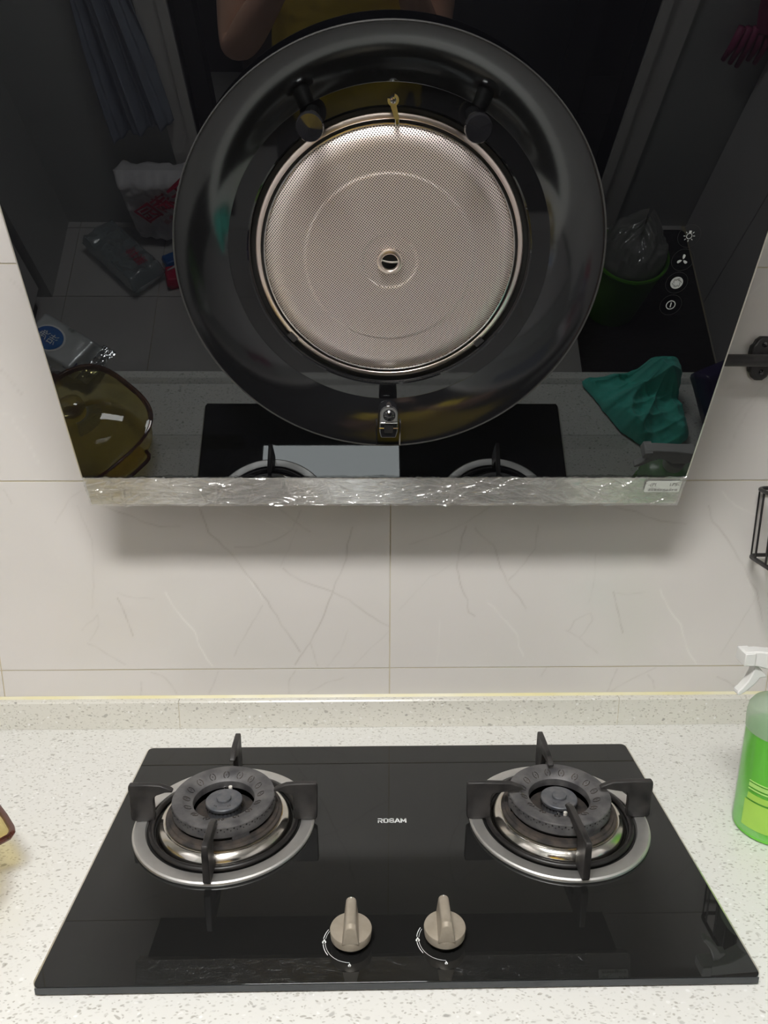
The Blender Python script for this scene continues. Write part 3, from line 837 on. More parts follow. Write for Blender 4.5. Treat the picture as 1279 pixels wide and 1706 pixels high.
for k in range(330):                      # sharp creases
    cx, cy = nr.uniform(-.40, .40), nr.uniform(-.047, .001)
    a = nr.normal(-.06, .30) if nr.rand() < .78 else nr.uniform(-1.5, 1.5)
    L = nr.uniform(.004, .040) if nr.rand() < .6 else nr.uniform(.003, .012)
    w = nr.uniform(.0006, .0015); h = w * nr.uniform(.5, 1.4) * nr.choice((1, 1, -.7)); kv = nr.uniform(-9, 9)
    c, s = math.cos(a), math.sin(a)
    i0, i1 = np.searchsorted(FX, (cx - L - .004, cx + L + .004))
    dx = XX[:, i0:i1] - cx; dy = YY[:, i0:i1] - cy
    u = dx * c + dy * s; v = -dx * s + dy * c + kv * u * u
    ZZ[:, i0:i1] += h * np.exp(-(v / w) ** 2) * np.clip(1 - (u / L) ** 2, 0, 1)
for k in range(330):                      # fine hard creases that catch the lamp
    cx, cy = nr.uniform(-.40, .40), nr.uniform(-.047, .002)
    a = nr.normal(-.08, .35) if nr.rand() < .8 else nr.uniform(-1.5, 1.5)
    L = nr.uniform(.003, .026); w = nr.uniform(.0004, .0008); h = w * nr.uniform(.9, 2.4); kv = nr.uniform(-14, 14)
    c, s = math.cos(a), math.sin(a)
    i0, i1 = np.searchsorted(FX, (cx - L - .004, cx + L + .004))
    dx = XX[:, i0:i1] - cx; dy = YY[:, i0:i1] - cy
    u = dx * c + dy * s; v = -dx * s + dy * c + kv * u * u
    ZZ[:, i0:i1] += h * np.exp(-(v / w) ** 2) * np.clip(1 - (u / L) ** 2, 0, 1)
ZZ = np.maximum(ZZ, .0002)
ZZ += np.clip((VV - .95) / .05, 0, 1) * .0016 * np.clip(nzx(FX, 4, 150) + .35, 0, 2)[None, :]
ZZ -= np.clip(-HW - XX, 0, 1) * 3
fm.v = np.stack([XX.ravel(), YY.ravel(), ZZ.ravel()], 1).tolist()
fm.f = [(j * (NU + 1) + i, j * (NU + 1) + i + 1, (j + 1) * (NU + 1) + i + 1, (j + 1) * (NU + 1) + i) for j in range(NV) for i in range(NU)]
fm.build('protective_film', M['film'], hood, angle=60, fix=False)
stk = MB().prism(rrect(.3425, .3900, -.0236, -.0050, .0022, 4), .0020, .0023, XYZ).build('sticker', M['sticker'], hood, smooth=False)
tm = text_mb('请在使用前揭去保护膜', .0040)
mapped(tm, lambda x, y, z: (.3672 + x, -.0200 + y, .00236)).build('small_print', M['ink'], stk, smooth=False, fix=False)
tm = text_mb('-(PI        175-', .0072)
mapped(tm, lambda x, y, z: (.3668 + x * 1.05, -.0110 + y, .00236)).build('cropped_print', M['ink'], stk, smooth=False, fix=False)

# ------------------------------------------------------------------ gas hob
HX0, HX1 = -.0035 - .3542, -.0035 + .3542
HY1, HY0 = -.0830, -.0830 - .4143
HZ = .0103
hob = thing('gas_hob', 'black glass two burner gas hob set in the white worktop', 'hob', ((HX0 + HX1) / 2, (HY0 + HY1) / 2, 0))
hcx, hcy = (HX0 + HX1) / 2, (HY0 + HY1) / 2
lx, ly = (HX1 - HX0) / 2, (HY1 - HY0) / 2
MB().prism(rrect(-lx + .0014, lx - .0014, -ly + .0005, ly - .0014, .007, 5), .0026, HZ, XYZ).build('glass_top', M['hob_glass'], hob, angle=30, bevel=.0006)
MB().box(-lx + .006, lx - .006, -ly + .006, ly - .006, .0002, .0024).build('seal', M['black'], hob, smooth=False)
fe = MB().prism(rrect(-lx + .004, lx - .004, -ly - .0002, -ly + .0004, .0001, 1), .0026, HZ - .0006, XYZ)
fe.build('front_edge', M['hob_edge'], hob, smooth=False)
et = MB()
o_ = rrect(-lx - .0006, lx + .0006, -ly + .002, ly + .0006, .0085, 6); i_ = rrect(-lx + .0015, lx - .0015, -ly + .0035, ly - .0015, .0072, 6)
N_ = len(o_)
et.v = [(a, b, .0022) for a, b in o_] + [(a, b, HZ - .0012) for a, b in o_] + [(a, b, HZ - .0004) for a, b in i_] + [(a, b, .0022) for a, b in i_]
for L in range(4):
    for k in range(N_):
        et.f.append((L * N_ + k, L * N_ + (k + 1) % N_, ((L + 1) % 4) * N_ + (k + 1) % N_, ((L + 1) % 4) * N_ + k))
et.build('edge_trim', M['alu'], hob, smooth=False)
# maker's name
nmb = MB()
LW, LHt, LS = .0062, .0086, .0014
def bar(x0, y0, x1, y1, w=LS):
    d = Vector((x1 - x0, y1 - y0)); L_ = d.length; d /= L_; n_ = Vector((-d.y, d.x)) * w / 2
    nmb.add([(x0 + n_.x, y0 + n_.y, 0), (x0 - n_.x, y0 - n_.y, 0), (x1 - n_.x, y1 - n_.y, 0), (x1 + n_.x, y1 + n_.y, 0)], [(0, 1, 2, 3)])
h_ = LS / 2
def letter(ch, x):
    w, t = LW, LHt
    if ch == 'R':
        bar(x, t - h_, x + w, t - h_); bar(x + h_, 0, x + h_, t * .62); bar(x, t * .45, x + w, t * .45); bar(x + w - h_, t * .4, x + w - h_, t); bar(x + w * .45, t * .45, x + w - h_, 0)
    if ch == 'O':
        bar(x, h_, x + w, h_); bar(x, t - h_, x + w, t - h_); bar(x + h_, 0, x + h_, t, LS * 1.2); bar(x + w - h_, 0, x + w - h_, t, LS * 1.2)
    if ch == 'B':
        bar(x, h_, x + w, h_); bar(x, t - h_, x + w * .95, t - h_); bar(x, t / 2, x + w, t / 2); bar(x + h_, 0, x + h_, t, LS * 1.2); bar(x + w - h_, 0, x + w - h_, t * .5, LS * 1.2); bar(x + w - h_ * 1.3, t * .5, x + w - h_ * 1.3, t)
    if ch == 'A':
        bar(x, 0, x + w * .5, t, LS * 1.15); bar(x + w, 0, x + w * .5, t, LS * 1.15); bar(x + w * .2, t * .3, x + w * .8, t * .3, LS * .9)
    if ch == 'M':
        bar(x + h_, 0, x + h_, t, LS * 1.2); bar(x + w + .0009 - h_, 0, x + w + .0009 - h_, t, LS * 1.2); bar(x + h_, t, x + w * .57, t * .25, LS * 1.1); bar(x + w + .0009 - h_, t, x + w * .57, t * .25, LS * 1.1)
for k, ch in enumerate('ROBAM'): letter(ch, -.0220 + k * .00725 - hcx)
nmb.v = [(a, b - .2602 - hcy, HZ + .00012) for a, b, c in nmb.v]
nmb.build('printed_name', M['white_print'], hob, smooth=False, fix=False)

BL, BR = (-.2145, -.2560), (.2065, -.2580)
KN = ((-.0522, -.4470), (.0440, -.4460))
for kx, ky in KN:
    # printed setting marks
    pm = MB()
    def arcstrip(r0, r1, a0, a1, n=14):
        v = []
        for k in range(n + 1):
            a = math.radians(a0 + (a1 - a0) * k / n)
            v += [(kx - hcx + r0 * math.cos(a), ky - hcy + r0 * math.sin(a), HZ + .00012), (kx - hcx + r1 * math.cos(a), ky - hcy + r1 * math.sin(a), HZ + .00012)]
        pm.add(v, [(2 * k, 2 * k + 1, 2 * k + 3, 2 * k + 2) for k in range(n)])
    arcstrip(.0262, .0266, 148, 172); arcstrip(.0262, .0266, 186, 268, 26)
    for a0, a1 in ((146, 172), (186, 216)):
        arcstrip(.0282, .0289, a0, a1)
    def flame(cx, cy, s):
        ou = [(0, 1.3), (.35, .7), (.75, .1), (.8, -.4), (.5, -.9), (.1, -.95), (.35, -.55), (.3, -.2), (.05, .15), (-.2, -.2), (-.3, -.55), (-.15, -.95), (-.55, -.85), (-.8, -.4), (-.7, .1), (-.35, .5)]
        v = [(cx - hcx + a * s, cy - hcy + b * s, HZ + .00012) for a, b in ou]
        c0 = len(v); v.append((cx - hcx - .0, cy - hcy + .5 * s, HZ + .00012))
        pm.add(v, [(c0, k, (k + 1) % c0) for k in range(c0)])
    flame(kx - .0276, ky + .0002, .0027)
    flame(kx - .001, ky - .0295, .0019)
    pm.build('setting_marks', M['white_print'], hob, smooth=False)
    kk = MB().lathe([(.0150, HZ + .0002), (.0150, HZ + .0045), (.0135, HZ + .005), (.0135, HZ + .009)], 40, kx - hcx, ky - hcy)
    kn = kk.build('knob', M['black'], hob, angle=30)
    bd = MB().lathe([(.0195, .0175), (.0207, .0180), (.0215, .0262), (.0211, .0274), (.0200, .0278), (.0, .0278)], 64, kx - hcx, ky - hcy)
    bd.build('dial', M['knob'], kn, angle=30)
    # grip: arch-shaped ridge from front to back
    gr = MB()
    secs = []
    for t in range(13):
        y = -.0212 + t * (.0212 + .0195) / 12
        h = .0495 if t < 2 else .0492 - .0010 * ((t - 2) / 10)
        w = .0088 - .0014 * t / 12
        wt = .0062 - .0008 * t / 12
        if t == 0: h -= .0035
        secs.append((y, w, wt, h))
    n = 12
    v = []
    for y, w, wt, h in secs:
        ring_ = [(-w, .0265)]
        for k in range(n + 1):
            a = PI - PI * k / n
            ring_.append((wt * math.cos(a), h - wt * .95 + wt * .95 * math.sin(a)))
        ring_.append((w, .0265))
        v += [(kx - hcx + a, ky - hcy + y, b) for a, b in ring_]
    q = n + 3
    f_ = [(j * q + i, j * q + (i + 1) % q, (j + 1) * q + (i + 1) % q, (j + 1) * q + i) for j in range(len(secs) - 1) for i in range(q)]
    f_ += [tuple(range(q - 1, -1, -1)), tuple((len(secs) - 1) * q + i for i in range(q))]
    gr.add(v, f_)
    gr.build('grip', M['knob'], kn, angle=40, bevel=.0006)
    MB().lathe([(.0006, .0478), (.0007, .0489), (.0, .0491)], 10, kx - hcx, ky - hcy + .0178).build('pointer_dot', M['white_print'], kn)

def drip_tray(c, label):
    t = thing('drip_tray', label, 'drip tray', (c[0], c[1], HZ), group='drip trays of the hob')
    body = MB().lathe([(.1105, .0002), (.1122, .0006), (.1126, .0022), (.1120, .0040), (.1100, .0052), (.0985, .0056), (.0966, .0050), (.0952, .0012), (.0945, .0006),
                       (.0850, .0006), (.0830, .0022), (.0810, .0070), (.0770, .0120), (.0745, .0134), (.0725, .0134), (.0725, .0120), (.0740, .0112), (.0800, .0002)], 160, closed=True)
    tr_o = body.build('tray', M['tray_steel'], t, angle=25)
    tr_o.data.materials.append(M['satin_steel'])
    for pl in tr_o.data.polygons:
        if math.hypot(pl.center.x, pl.center.y) > .0955: pl.material_index = 1
    MB().lathe([(.0728, .0126), (.0728, .0136), (.0700, .0142), (.058, .0142), (.058, .0122)], 96, closed=True).build('stained_well', M['stained_steel'], t)
    MB().lathe([(.0844, .0008), (.0846, .0013), (.0944, .0013), (.0947, .0008)], 96, closed=True).build('groove', M['black'], t)
    return t
drip_tray(BL, 'polished steel drip tray around the left burner'), drip_tray(BR, 'polished steel drip tray around the right burner')

def support(c, label, tip, rots):
    t = thing('pan_support', label, 'pan support', (c[0], c[1], HZ), group='pan supports of the hob')
    MB().tube([(.0895 * math.cos(2 * PI * k / 96), .0895 * math.sin(2 * PI * k / 96), 0.0050) for k in range(96)], .0036, 12, closed=True).build('ring', M['rod'], t)
    b0, top = .0058, .0570
    for a, dt in rots:
        tp = tip + dt
        poly = [(.0868, b0 + .001), (.0885, b0), (.1135, b0), (.1162, b0 + .003), (.1172, top - .005), (.1165, top - .001), (.1150, top), (.092, top), (tp + .016, top - .0012), (tp + .003, top - .0065), (tp, top - .0095),
                (tp + .0015, top - .0108), (tp + .010, top - .0112), (.0835, top - .0155), (.0862, top - .019), (.0868, top - .023)]
        lg = MB().prism(poly, -.0042, .0042, lambda r, z, h: (r, h * (1.0 if z < .03 else .86), z))
        rotm = Matrix.Rotation(a, 4, 'Z')
        lg.v = [tuple(rotm @ Vector(v)) for v in lg.v]
        lg.build('leg', M['iron'], t, angle=40, bevel=.0012)
    return t
D = math.radians
support(BL, 'black cast iron pan support over the left burner', .062, [(D(0), 0), (D(90), 0), (D(180), 0), (D(-90), -.004)])
support(BR, 'black cast iron pan support over the right burner', .046, [(D(0), .004), (D(90), 0), (D(180), 0), (D(-88), -.012)])

def burner(c, label, ig):
    t = thing('burner_head', label, 'burner', (c[0], c[1], 0), group='burner heads of the hob')
    base = MB().lathe([(.060, .0250), (.0712, .0252), (.0718, .0262), (.0712, .0272), (.0680, .0280), (.0672, .0300), (.0600, .0300)], 96, closed=True)
    base.build('flange', M['cap_dark'], t)
    nk = MB().lathe([(.0590, .0300), (.0590, .0355), (.0560, .0355), (.0560, .0300)], 64, closed=True)
    nk.build('neck', M['black'], t)
    for k in range(3):
        a = math.radians(-62 + 120 * k)
        MB().lathe([(.0585, .0300), (.0630, .0300), (.0632, .0354), (.0585, .0354)], 8, closed=True, a0=a - .17, a1=a + .17).build('foot', M['cap'], t)
    cp = MB().lathe([(.0600, 0.0355), (.0632, 0.0355), (.0637, 0.0420), (.0632, 0.0445), (.0632, 0.0488), (.0624, 0.0502), (.0600, 0.0506), (.0510, 0.0506), (.0490, 0.0500), (.0395, 0.0455), (.0380, 0.0440), (.0375, 0.0395), (.0375, 0.0350), (.0385, 0.0350)], 128, closed=True)
    cap = cp.build('outer_cap', M['cap'], t, angle=28)
    ports = MB()
    for k in range(52):
        a = 2 * PI * k / 52
        for zz, rr, of in ((.0470, .0012, 0), (.0444, .0008, .5)):
            aa = a + of * 2 * PI / 52
            cc = Vector((.06335 * math.cos(aa), .06335 * math.sin(aa), zz)); tn = Vector((-math.sin(aa), math.cos(aa), 0)); no = Vector((math.cos(aa), math.sin(aa), 0))
            v = [cc + no * .0002 + (tn * math.cos(2 * PI * q / 6) + Vector((0, 0, 1)) * math.sin(2 * PI * q / 6)) * rr for q in range(6)]
            ports.add(v + [cc - no * .0006], [tuple(range(6))] + [(q, (q + 1) % 6, 6) for q in range(6)])
    stuff(ports.build('flame_ports', M['black'], cap, smooth=False))
    dm = MB()
    for k in range(16):
        a = 2 * PI * k / 16 + .1
        cc = Vector((.0455 * math.cos(a), .0455 * math.sin(a), .04865)); tn = Vector((-math.sin(a), math.cos(a), 0)); rd = Vector((math.cos(a), math.sin(a), .48)).normalized(); no = Vector((-.43 * math.cos(a), -.43 * math.sin(a), .9))
        v = [cc + no * .0002 + (tn * math.cos(2 * PI * q / 8) + rd * math.sin(2 * PI * q / 8)) * .0009 for q in range(8)]
        dm.add(v, [tuple(range(8))])
        for s_ in (-1, 1):
            pts = [cc + no * .0001 + tn * (s_ * .0035 * math.cos(w) ) + rd * (.0048 * math.sin(w)) for w in [-1.2 + .4 * q for q in range(7)]]
            dm.tube(pts, .0005, 5)
    dm.build('vent_dimples', M['cap_dark'], cap, smooth=True)
    MB().lathe([(.0374, .0262), (.0374, .0275), (.0, .0275)], 48).build('well_plate', M['cap_dark'], t)  # dark disc closing the well between the caps
    ic = MB().lathe([(.0205, .0276), (.0205, 0.0380), (.0222, 0.0388), (.0228, 0.0402), (.0228, 0.0428), (.0220, 0.0438), (.0100, 0.0440), (.0, 0.0440)], 72)
    inn = ic.build('inner_cap', M['inner_cap'], t, angle=25)
    MB().lathe([(.0088, 0.0439), (.0092, 0.0470), (.0086, 0.0480), (.0, 0.0482)], 32).build('button', M['inner_cap'], inn)
    ip = MB()
    for k in range(30):
        a = 2 * PI * k / 30
        cc = Vector((.0218 * math.cos(a), .0218 * math.sin(a), .0380)); tn = Vector((-math.sin(a), math.cos(a), 0)); no = Vector((math.cos(a), math.sin(a), 0))
        v = [cc + no * .0012 + (tn * math.cos(2 * PI * q / 6) + Vector((0, 0, 1)) * math.sin(2 * PI * q / 6)) * .0009 for q in range(6)]
        ip.add(v + [cc - no * .0012], [tuple(range(6))] + [(q, (q + 1) % 6, 6) for q in range(6)])
    stuff(ip.build('inner_ports', M['black'], inn, smooth=False))
    dt = MB()
    for a in (-118, -128, -62, -52):
        dt.lathe([(.0011, 0.0440), (.0011, 0.0444), (.0007, 0.0444), (.0007, 0.0440)], 12, .0155 * math.cos(D(a)), .0155 * math.sin(D(a)), closed=True)
    dt.build('cast_marks', M['cap'], inn)
    MB().tube([(ig[0], ig[1], .0276), (ig[0], ig[1], .0425)], .0024, 12).build('igniter', M['ceramic'], t)
    MB().tube([(ig[0] - .008, ig[1] + .004, .0276), (ig[0] - .008, ig[1] + .004, .0395)], .0013, 8).build('flame_sensor', M['chrome'], t)
    return t
burner(BL, 'dark cast metal burner head on the left side of the hob', (.003, .0290)), burner(BR, 'dark cast metal burner head on the right side with white igniter tip', (.0012, -.0285))

# ------------------------------------------------------------------ rail and wire rack on the wall
rail = thing('wall_rail', 'black metal wall rail with a scalloped bracket beside the hood', 'rail', (.49, 0, .572))
MB().tube([(-.075, -.05, 0), (.62, -.05, 0)], .0082, 20).build('rod', M['black_metal'], rail)
for bx in (.0300, .56):
    bp = [(-.0175, .008), (-.0165, .018), (-.0125, .0205), (-.010, .026), (-.004, .0305), (.004, .0305), (.010, .026), (.0125, .0205), (.0165, .018), (.0175, .008),
          (.0175, -.008), (.0165, -.018), (.0125, -.0205), (.010, -.026), (.004, -.0305), (-.004, -.0305), (-.010, -.026), (-.0125, -.0205), (-.0165, -.018), (-.0175, -.008)]
    MB().prism([(bx + a, b) for a, b in bp], -.0005, -.0125, lambda a, b, h: (a, h, b)).build('bracket', M['black_metal'], rail, bevel=.003)
    MB().tube([(bx, -.012, 0), (bx, -.05, 0)], .0085, 16).build('arm', M['black_metal'], rail)
    for sz in (-.019, .019): 
        MB().lathe([(.0035, 0), (.0035, .0015), (.0, .0022)], 16, mtx=Matrix.Translation((bx, -.0125, sz)) @ Matrix.Rotation(PI / 2, 4, 'X')).build('screw', M['black_chrome'], rail)

rack = thing('wire_rack', 'black wire utensil rack on the wall at the right edge', 'rack', (.621, -.0, .2705))
def rr_path(x0, x1, y0, y1, z, r=.014, n=5):
    return [(a, b, z) for a, b in rrect(x0, x1, y0, y1, r, n)]
for z in (.012, .115):
    MB().tube(rr_path(-.085, .085, -.115, -.012, z), .0030, 10, closed=True).build('frame_ring', M['black_metal'], rack)
for k in range(8):
    x = -.080 + k * .0228
    MB().tube([(x, -.115, .115), (x, -.115, .012), (x, -.012, .012), (x, -.012, .115)], .0014, 6).build('wire', M['black_metal'], rack)
for y in (-.094, -.064, -.034):
    MB().tube([(-.085, y, .115), (-.085, y, .012)], .0016, 8).build('side_wire', M['black_metal'], rack)
MB().tube([(-.091, -.115, .048), (-.090, -.112, .050), (-.084, -.112, .050), (.084, -.112, .050)], .0016, 8).build('cross_wire', M['black_metal'], rack)
for x in (-.045, .045):
    MB().tube([(x, -.012, .115), (x - .004, -.004, .128), (x, -.002, .1375), (x + .004, -.004, .128)], .0022, 8).build('hook', M['black_metal'], rack)
    MB().lathe([(.006, 0), (.006, .003), (.004, .004), (.0, .004)], 20, mtx=Matrix.Translation((x, -.0002, .134)) @ Matrix.Rotation(PI / 2, 4, 'X')).build('wall_button', M['black_metal'], rack)
kb = thing('knife_block', 'dark flat knife sleeve standing inside the black wire rack', 'knife holder', (.5645, -.065, .2850))
MB().prism([(-.010, -.038), (.010, -.038), (.010, .038), (-.010, .038)], .0005, .135, XYZ).build('sleeve', M['black_metal'], kb, bevel=.004)
MB().prism(rrect(-.006, .006, -.026, .026, .005, 4), .1352, .1362, XYZ).build('mouth', M['black'], kb, smooth=False)

# ------------------------------------------------------------------ spray bottle
bt = thing('spray_bottle', 'clear plastic spray bottle of green cleaner with a white trigger on the right', 'spray bottle', (.478, -.262, 0))
out_ = [(.0, .0003), (.040, .0003), (.0438, .003), (.0446, .008), (.0440, .06), (.0432, .1385)]
MB().lathe(out_ + [(.0424, .1385), (.0432, .06), (.0437, .008), (.040, .0009), (.0, .0009)], 96).build('body', M['bottle'], bt, angle=40)
MB().lathe([(.0432, .1386), (.0436, .150), (.0434, .158), (.0422, .1655), (.0385, .1715), (.030, .1755), (.019, .1785), (.0145, .183), (.0140, .206)], 96).build('shoulder', M['frosted'], bt, angle=40)
MB().lathe([(.0, .0016), (.0392, .0016), (.0420, .002), (.0432, .009), (.0427, .06), (.0420, .1380), (.0, .1380)], 96).build('cleaner', M['liquid'], bt, angle=40)
def wrap(z0, z1, a0, a1, r, th=.0003, n=24, taper=-.0000085):
    mb = MB()
    mb.lathe([(r, z0), (r + th, z0), (r - .0004 + th, z1), (r - .0004, z1)], n, closed=True, a0=a0, a1=a1)
    return mb
lb = wrap(.016, .052, D(195), D(286), .0446).build('label', M['label'], bt, smooth=True)
for z0, z1 in ((.0545, .0625), (.0675, .069), (.0715, .0765), (.0785, .0797)):
    wrap(z0, z1, D(199), D(283), .0443).build('label_stripe', M['label_line'] if z0 != .0545 else M['label'], lb)
MB().lathe([(.0165, .188), (.0170, .190), (.0170, .2065), (.0150, .208), (.0, .208)], 48).build('collar', M['white_plastic'], bt)
sp = MB()
hp_ = [(-.066, .2295), (-.0655, .2465), (-.048, .2475), (-.012, .2440), (.018, .240), (.026, .232), (.024, .220), (.012, .2085), (-.010, .2085), (-.016, .2145), (-.030, .2235), (-.050, .2285)]
sp.prism(hp_, -.0105, .0105, lambda a, b, h: (a, h * (1.0 if b < .243 else .8), b))
sp_ = sp.build('spray_head', M['white_plastic'], bt, bevel=.0018)
MB().prism([(-.0668, .2305), (-.0662, .2460), (-.0535, .2468), (-.0535, .2300)], -.0116, .0116, XZ).build('nozzle', M['white_plastic'], bt, bevel=.001)
tr = [(-.0505, .2270), (-.052, .2180), (-.056, .2080), (-.0625, .1985), (-.0665, .1945), (-.0672, .1900), (-.0640, .1890), (-.056, .1945), (-.046, .2050), (-.042, .2120), (-.034, .2125), (-.036, .2165), (-.044, .2250)]
MB().prism(tr, -.006, .006, XZ).build('trigger', M['white_plastic'], bt, bevel=.0014)
MB().tube([(0, 0, .205), (.002, 0, .1), (.006, 0, .012)], .0022, 8).build('dip_tube', M['white_plastic'], bt)

# ------------------------------------------------------------------ amber glass casserole with lid
def sq(rx, ry, e, n=96):
    p = []
    for k in range(n):
        a = 2 * PI * k / n
        c, s = math.cos(a), math.sin(a)
        p.append((rx * math.copysign(abs(c) ** (2 / e), c), ry * math.copysign(abs(s) ** (2 / e), s)))
    return p
def loft(layers, closed_top=False, closed_bot=False):
    mb = MB(); n = len(layers[0][0])
    for pts, z in layers: mb.v += [(a, b, z) for a, b in pts]
    for j in range(len(layers) - 1):
        for k in range(n): mb.f.append((j * n + k, j * n + (k + 1) % n, (j + 1) * n + (k + 1) % n, (j + 1) * n + k))
    if closed_bot: mb.f.append(tuple(range(n - 1, -1, -1)))
    if closed_top: mb.f.append(tuple((len(layers) - 1) * n + k for k in range(n)))
    return mb
PR = D(41)
pot = thing('casserole_dish', 'amber glass casserole with a knobbed lid and flat side handles at the left edge', 'casserole', (-.565, -.408, 0), (0, 0, PR))
lay = [(sq(.084, .084, 2.8), .0006), (sq(.098, .098, 2.8), .004), (sq(.105, .105, 2.8), .02), (sq(.110, .110, 2.9), .068), (sq(.113, .113, 3), .0735)]
loft(lay, closed_bot=True).build('bowl', M['amber'], pot, angle=50)
lay = [(sq(.113, .113, 3), .0735), (sq(.1155, .1155, 3), .0762), (sq(.1155, .1155, 3), .0795), (sq(.112, .112, 3), .0805), (sq(.109, .109, 3), .077)]
loft(lay).build('rim', M['amber_rim'], pot, angle=50)
for sg in (-1, 1):
    hd = [(.106, -.040), (.124, -.042), (.135, -.040), (.1405, -.034), (.1425, -.026), (.1432, 0), (.1425, .026), (.1405, .034), (.135, .040), (.124, .042), (.106, .040)]
    h_o = MB().prism([(sg * a, b) for a, b in hd], .062, .0680, XYZ)
    hdl = h_o.build('handle', M['amber'], pot, bevel=.002)
    edge = [(sg * a, b, .0650) for a, b in hd[1:-1]]
    MB().tube(edge, .0036, 8).build('handle_edge', M['amber_rim'], hdl)
ll = []
for k in range(15):
    t = k / 14
    r = .1135 * (1 - t) + .012 * t
    e = 3.0 - 1.0 * t
    z = .0015 + .034 * (1 - (1 - t) ** 2.0)
    ll.append((sq(r, r, e), z))
lid = loft([(sq(.1165, .1165, 3), .0002), (sq(.1165, .1165, 3), .0025)] + ll).build('lid', M['amber_lid'], pot, angle=60, loc=(0, 0, .081))
loft([(sq(.1168, .1168, 3), .0001), (sq(.1182, .1182, 3), .0014), (sq(.1168, .1168, 3), .0028), (sq(.113, .113, 3), .0028)]).build('lid_rim', M['amber_rim'], lid, angle=60)
rb = MB()
for k in range(40):
    a = D(-75) + D(105) * k / 39
    rb.tube([((.022 + .006 * q) * math.cos(a), (.022 + .006 * q) * math.sin(a), .0352 - .0011 * q - .00035 * q * q) for q in range(5)], .0007, 5)
rb.build('ribbed_mark', M['ribs'], lid)
MB().lathe([(.0125, .0345), (.0110, .0390), (.0115, .0430), (.0190, .0475), (.0242, .0530), (.0238, .0590), (.0185, .0645), (.0090, .0675), (.0, .0682)], 48).build('knob', M['amber_knob'], lid)
MB().lathe([(.0100, .0350), (.0110, .0370), (.0100, .0385)], 32).build('knob_foot', M['amber_rim'], lid)

# ------------------------------------------------------------------ packs and cloth on the worktop
def pillow(w, h, t, nu=28, nv=20, seed=1, rough=.004, edge=.15):
    def fn(u, v, s):
        x = (u - .5) * w; y = (v - .5) * h
        b = (min(1, (1 - abs(2 * u - 1)) / edge) ** .6) * (min(1, (1 - abs(2 * v - 1)) / edge) ** .6)
        n_ = noise.noise(Vector((x * 22 + seed, y * 22, s * 3.))) + .5 * noise.noise(Vector((x * 60, y * 60 + seed, s * 5.)))
        return (x, y, s * (t / 2 * b + rough * n_ * (.3 + b)) if 0 < u < 1 and 0 < v < 1 else 0.)
    mb = MB()
    mb.grid(nu, nv, lambda u, v: fn(u, v, 1))
    mb.grid(nu, nv, lambda u, v: fn(u, v, -1))
    return mb, fn
pk = thing('wipes_pack', 'silver film wipes pack with a blue oval print behind the casserole', 'pack', (-.657, -.622, .0275), (D(-3), 0, D(33)))
mb, pf = pillow(.150, .090, .044, seed=3, rough=.0015)
body = mb.build('wrapper', M['silver'], pk, angle=60)
def onpack(x, y, lift=.0012): 
    z = pf(min(.99, max(.01, x / .150 + .5)), min(.99, max(.01, y / .090 + .5)), 1)[2]
    return (x, y, z + lift)
def decal(fn, cx, cy, rx, ry, ring_n=40, rad=6, a0=0.):
    mb = MB()
    vs_ = [fn(cx, cy)]
    for j in range(1, rad + 1):
        for k in range(ring_n):
            a = 2 * PI * k / ring_n
            x = rx * j / rad * math.cos(a); y = ry * j / rad * math.sin(a)
            vs_.append(fn(cx + x * math.cos(a0) - y * math.sin(a0), cy + x * math.sin(a0) + y * math.cos(a0)))
    fs = [(0, 1 + k, 1 + (k + 1) % ring_n) for k in range(ring_n)]
    for j in range(rad - 1):
        for k in range(ring_n):
            fs.append((1 + j * ring_n + k, 1 + j * ring_n + (k + 1) % ring_n, 1 + (j + 1) * ring_n + (k + 1) % ring_n, 1 + (j + 1) * ring_n + k))
    mb.add(vs_, fs)
    return mb
decal(lambda x, y: onpack(x, y, .0010), -.016, .004, .038, .029).build('white_oval', M['white_print'], body, fix=False)
decal(lambda x, y: onpack(x, y, .0018), -.016, .004, .034, .0255).build('blue_oval', M['blue'], body, fix=False)
tm = text_mb('洁净', .026)
mapped(tm, lambda x, y, z: onpack(-.017 - x * .9, .005 - y * .9, .0026)).build('oval_lettering', M['white_print'], body, smooth=False, fix=False)
tm = text_mb('湿巾', .008)
mapped(tm, lambda x, y, z: onpack(.012 - x, -.033 - y, .0022)).build('small_lettering', M['ink'], body, smooth=False, fix=False)
fl_ = MB()
fl_.grid(16, 12, lambda u, v: (.072 + .034 * u, -.050 + .090 * v, .006 * noise.noise(Vector((u * 5, v * 6, 1))) + .012 * noise.noise(Vector((u * 9, v * 3, 4))) * u))
fl_.build('crimped_end', M['crinkle'], pk, angle=20)
st_ = MB().grid(3, 3, lambda u, v: (.050 + .02 * u, .018 + .022 * v, .0195 - .002 * u)).build('barcode_flash', M['purple'], pk)

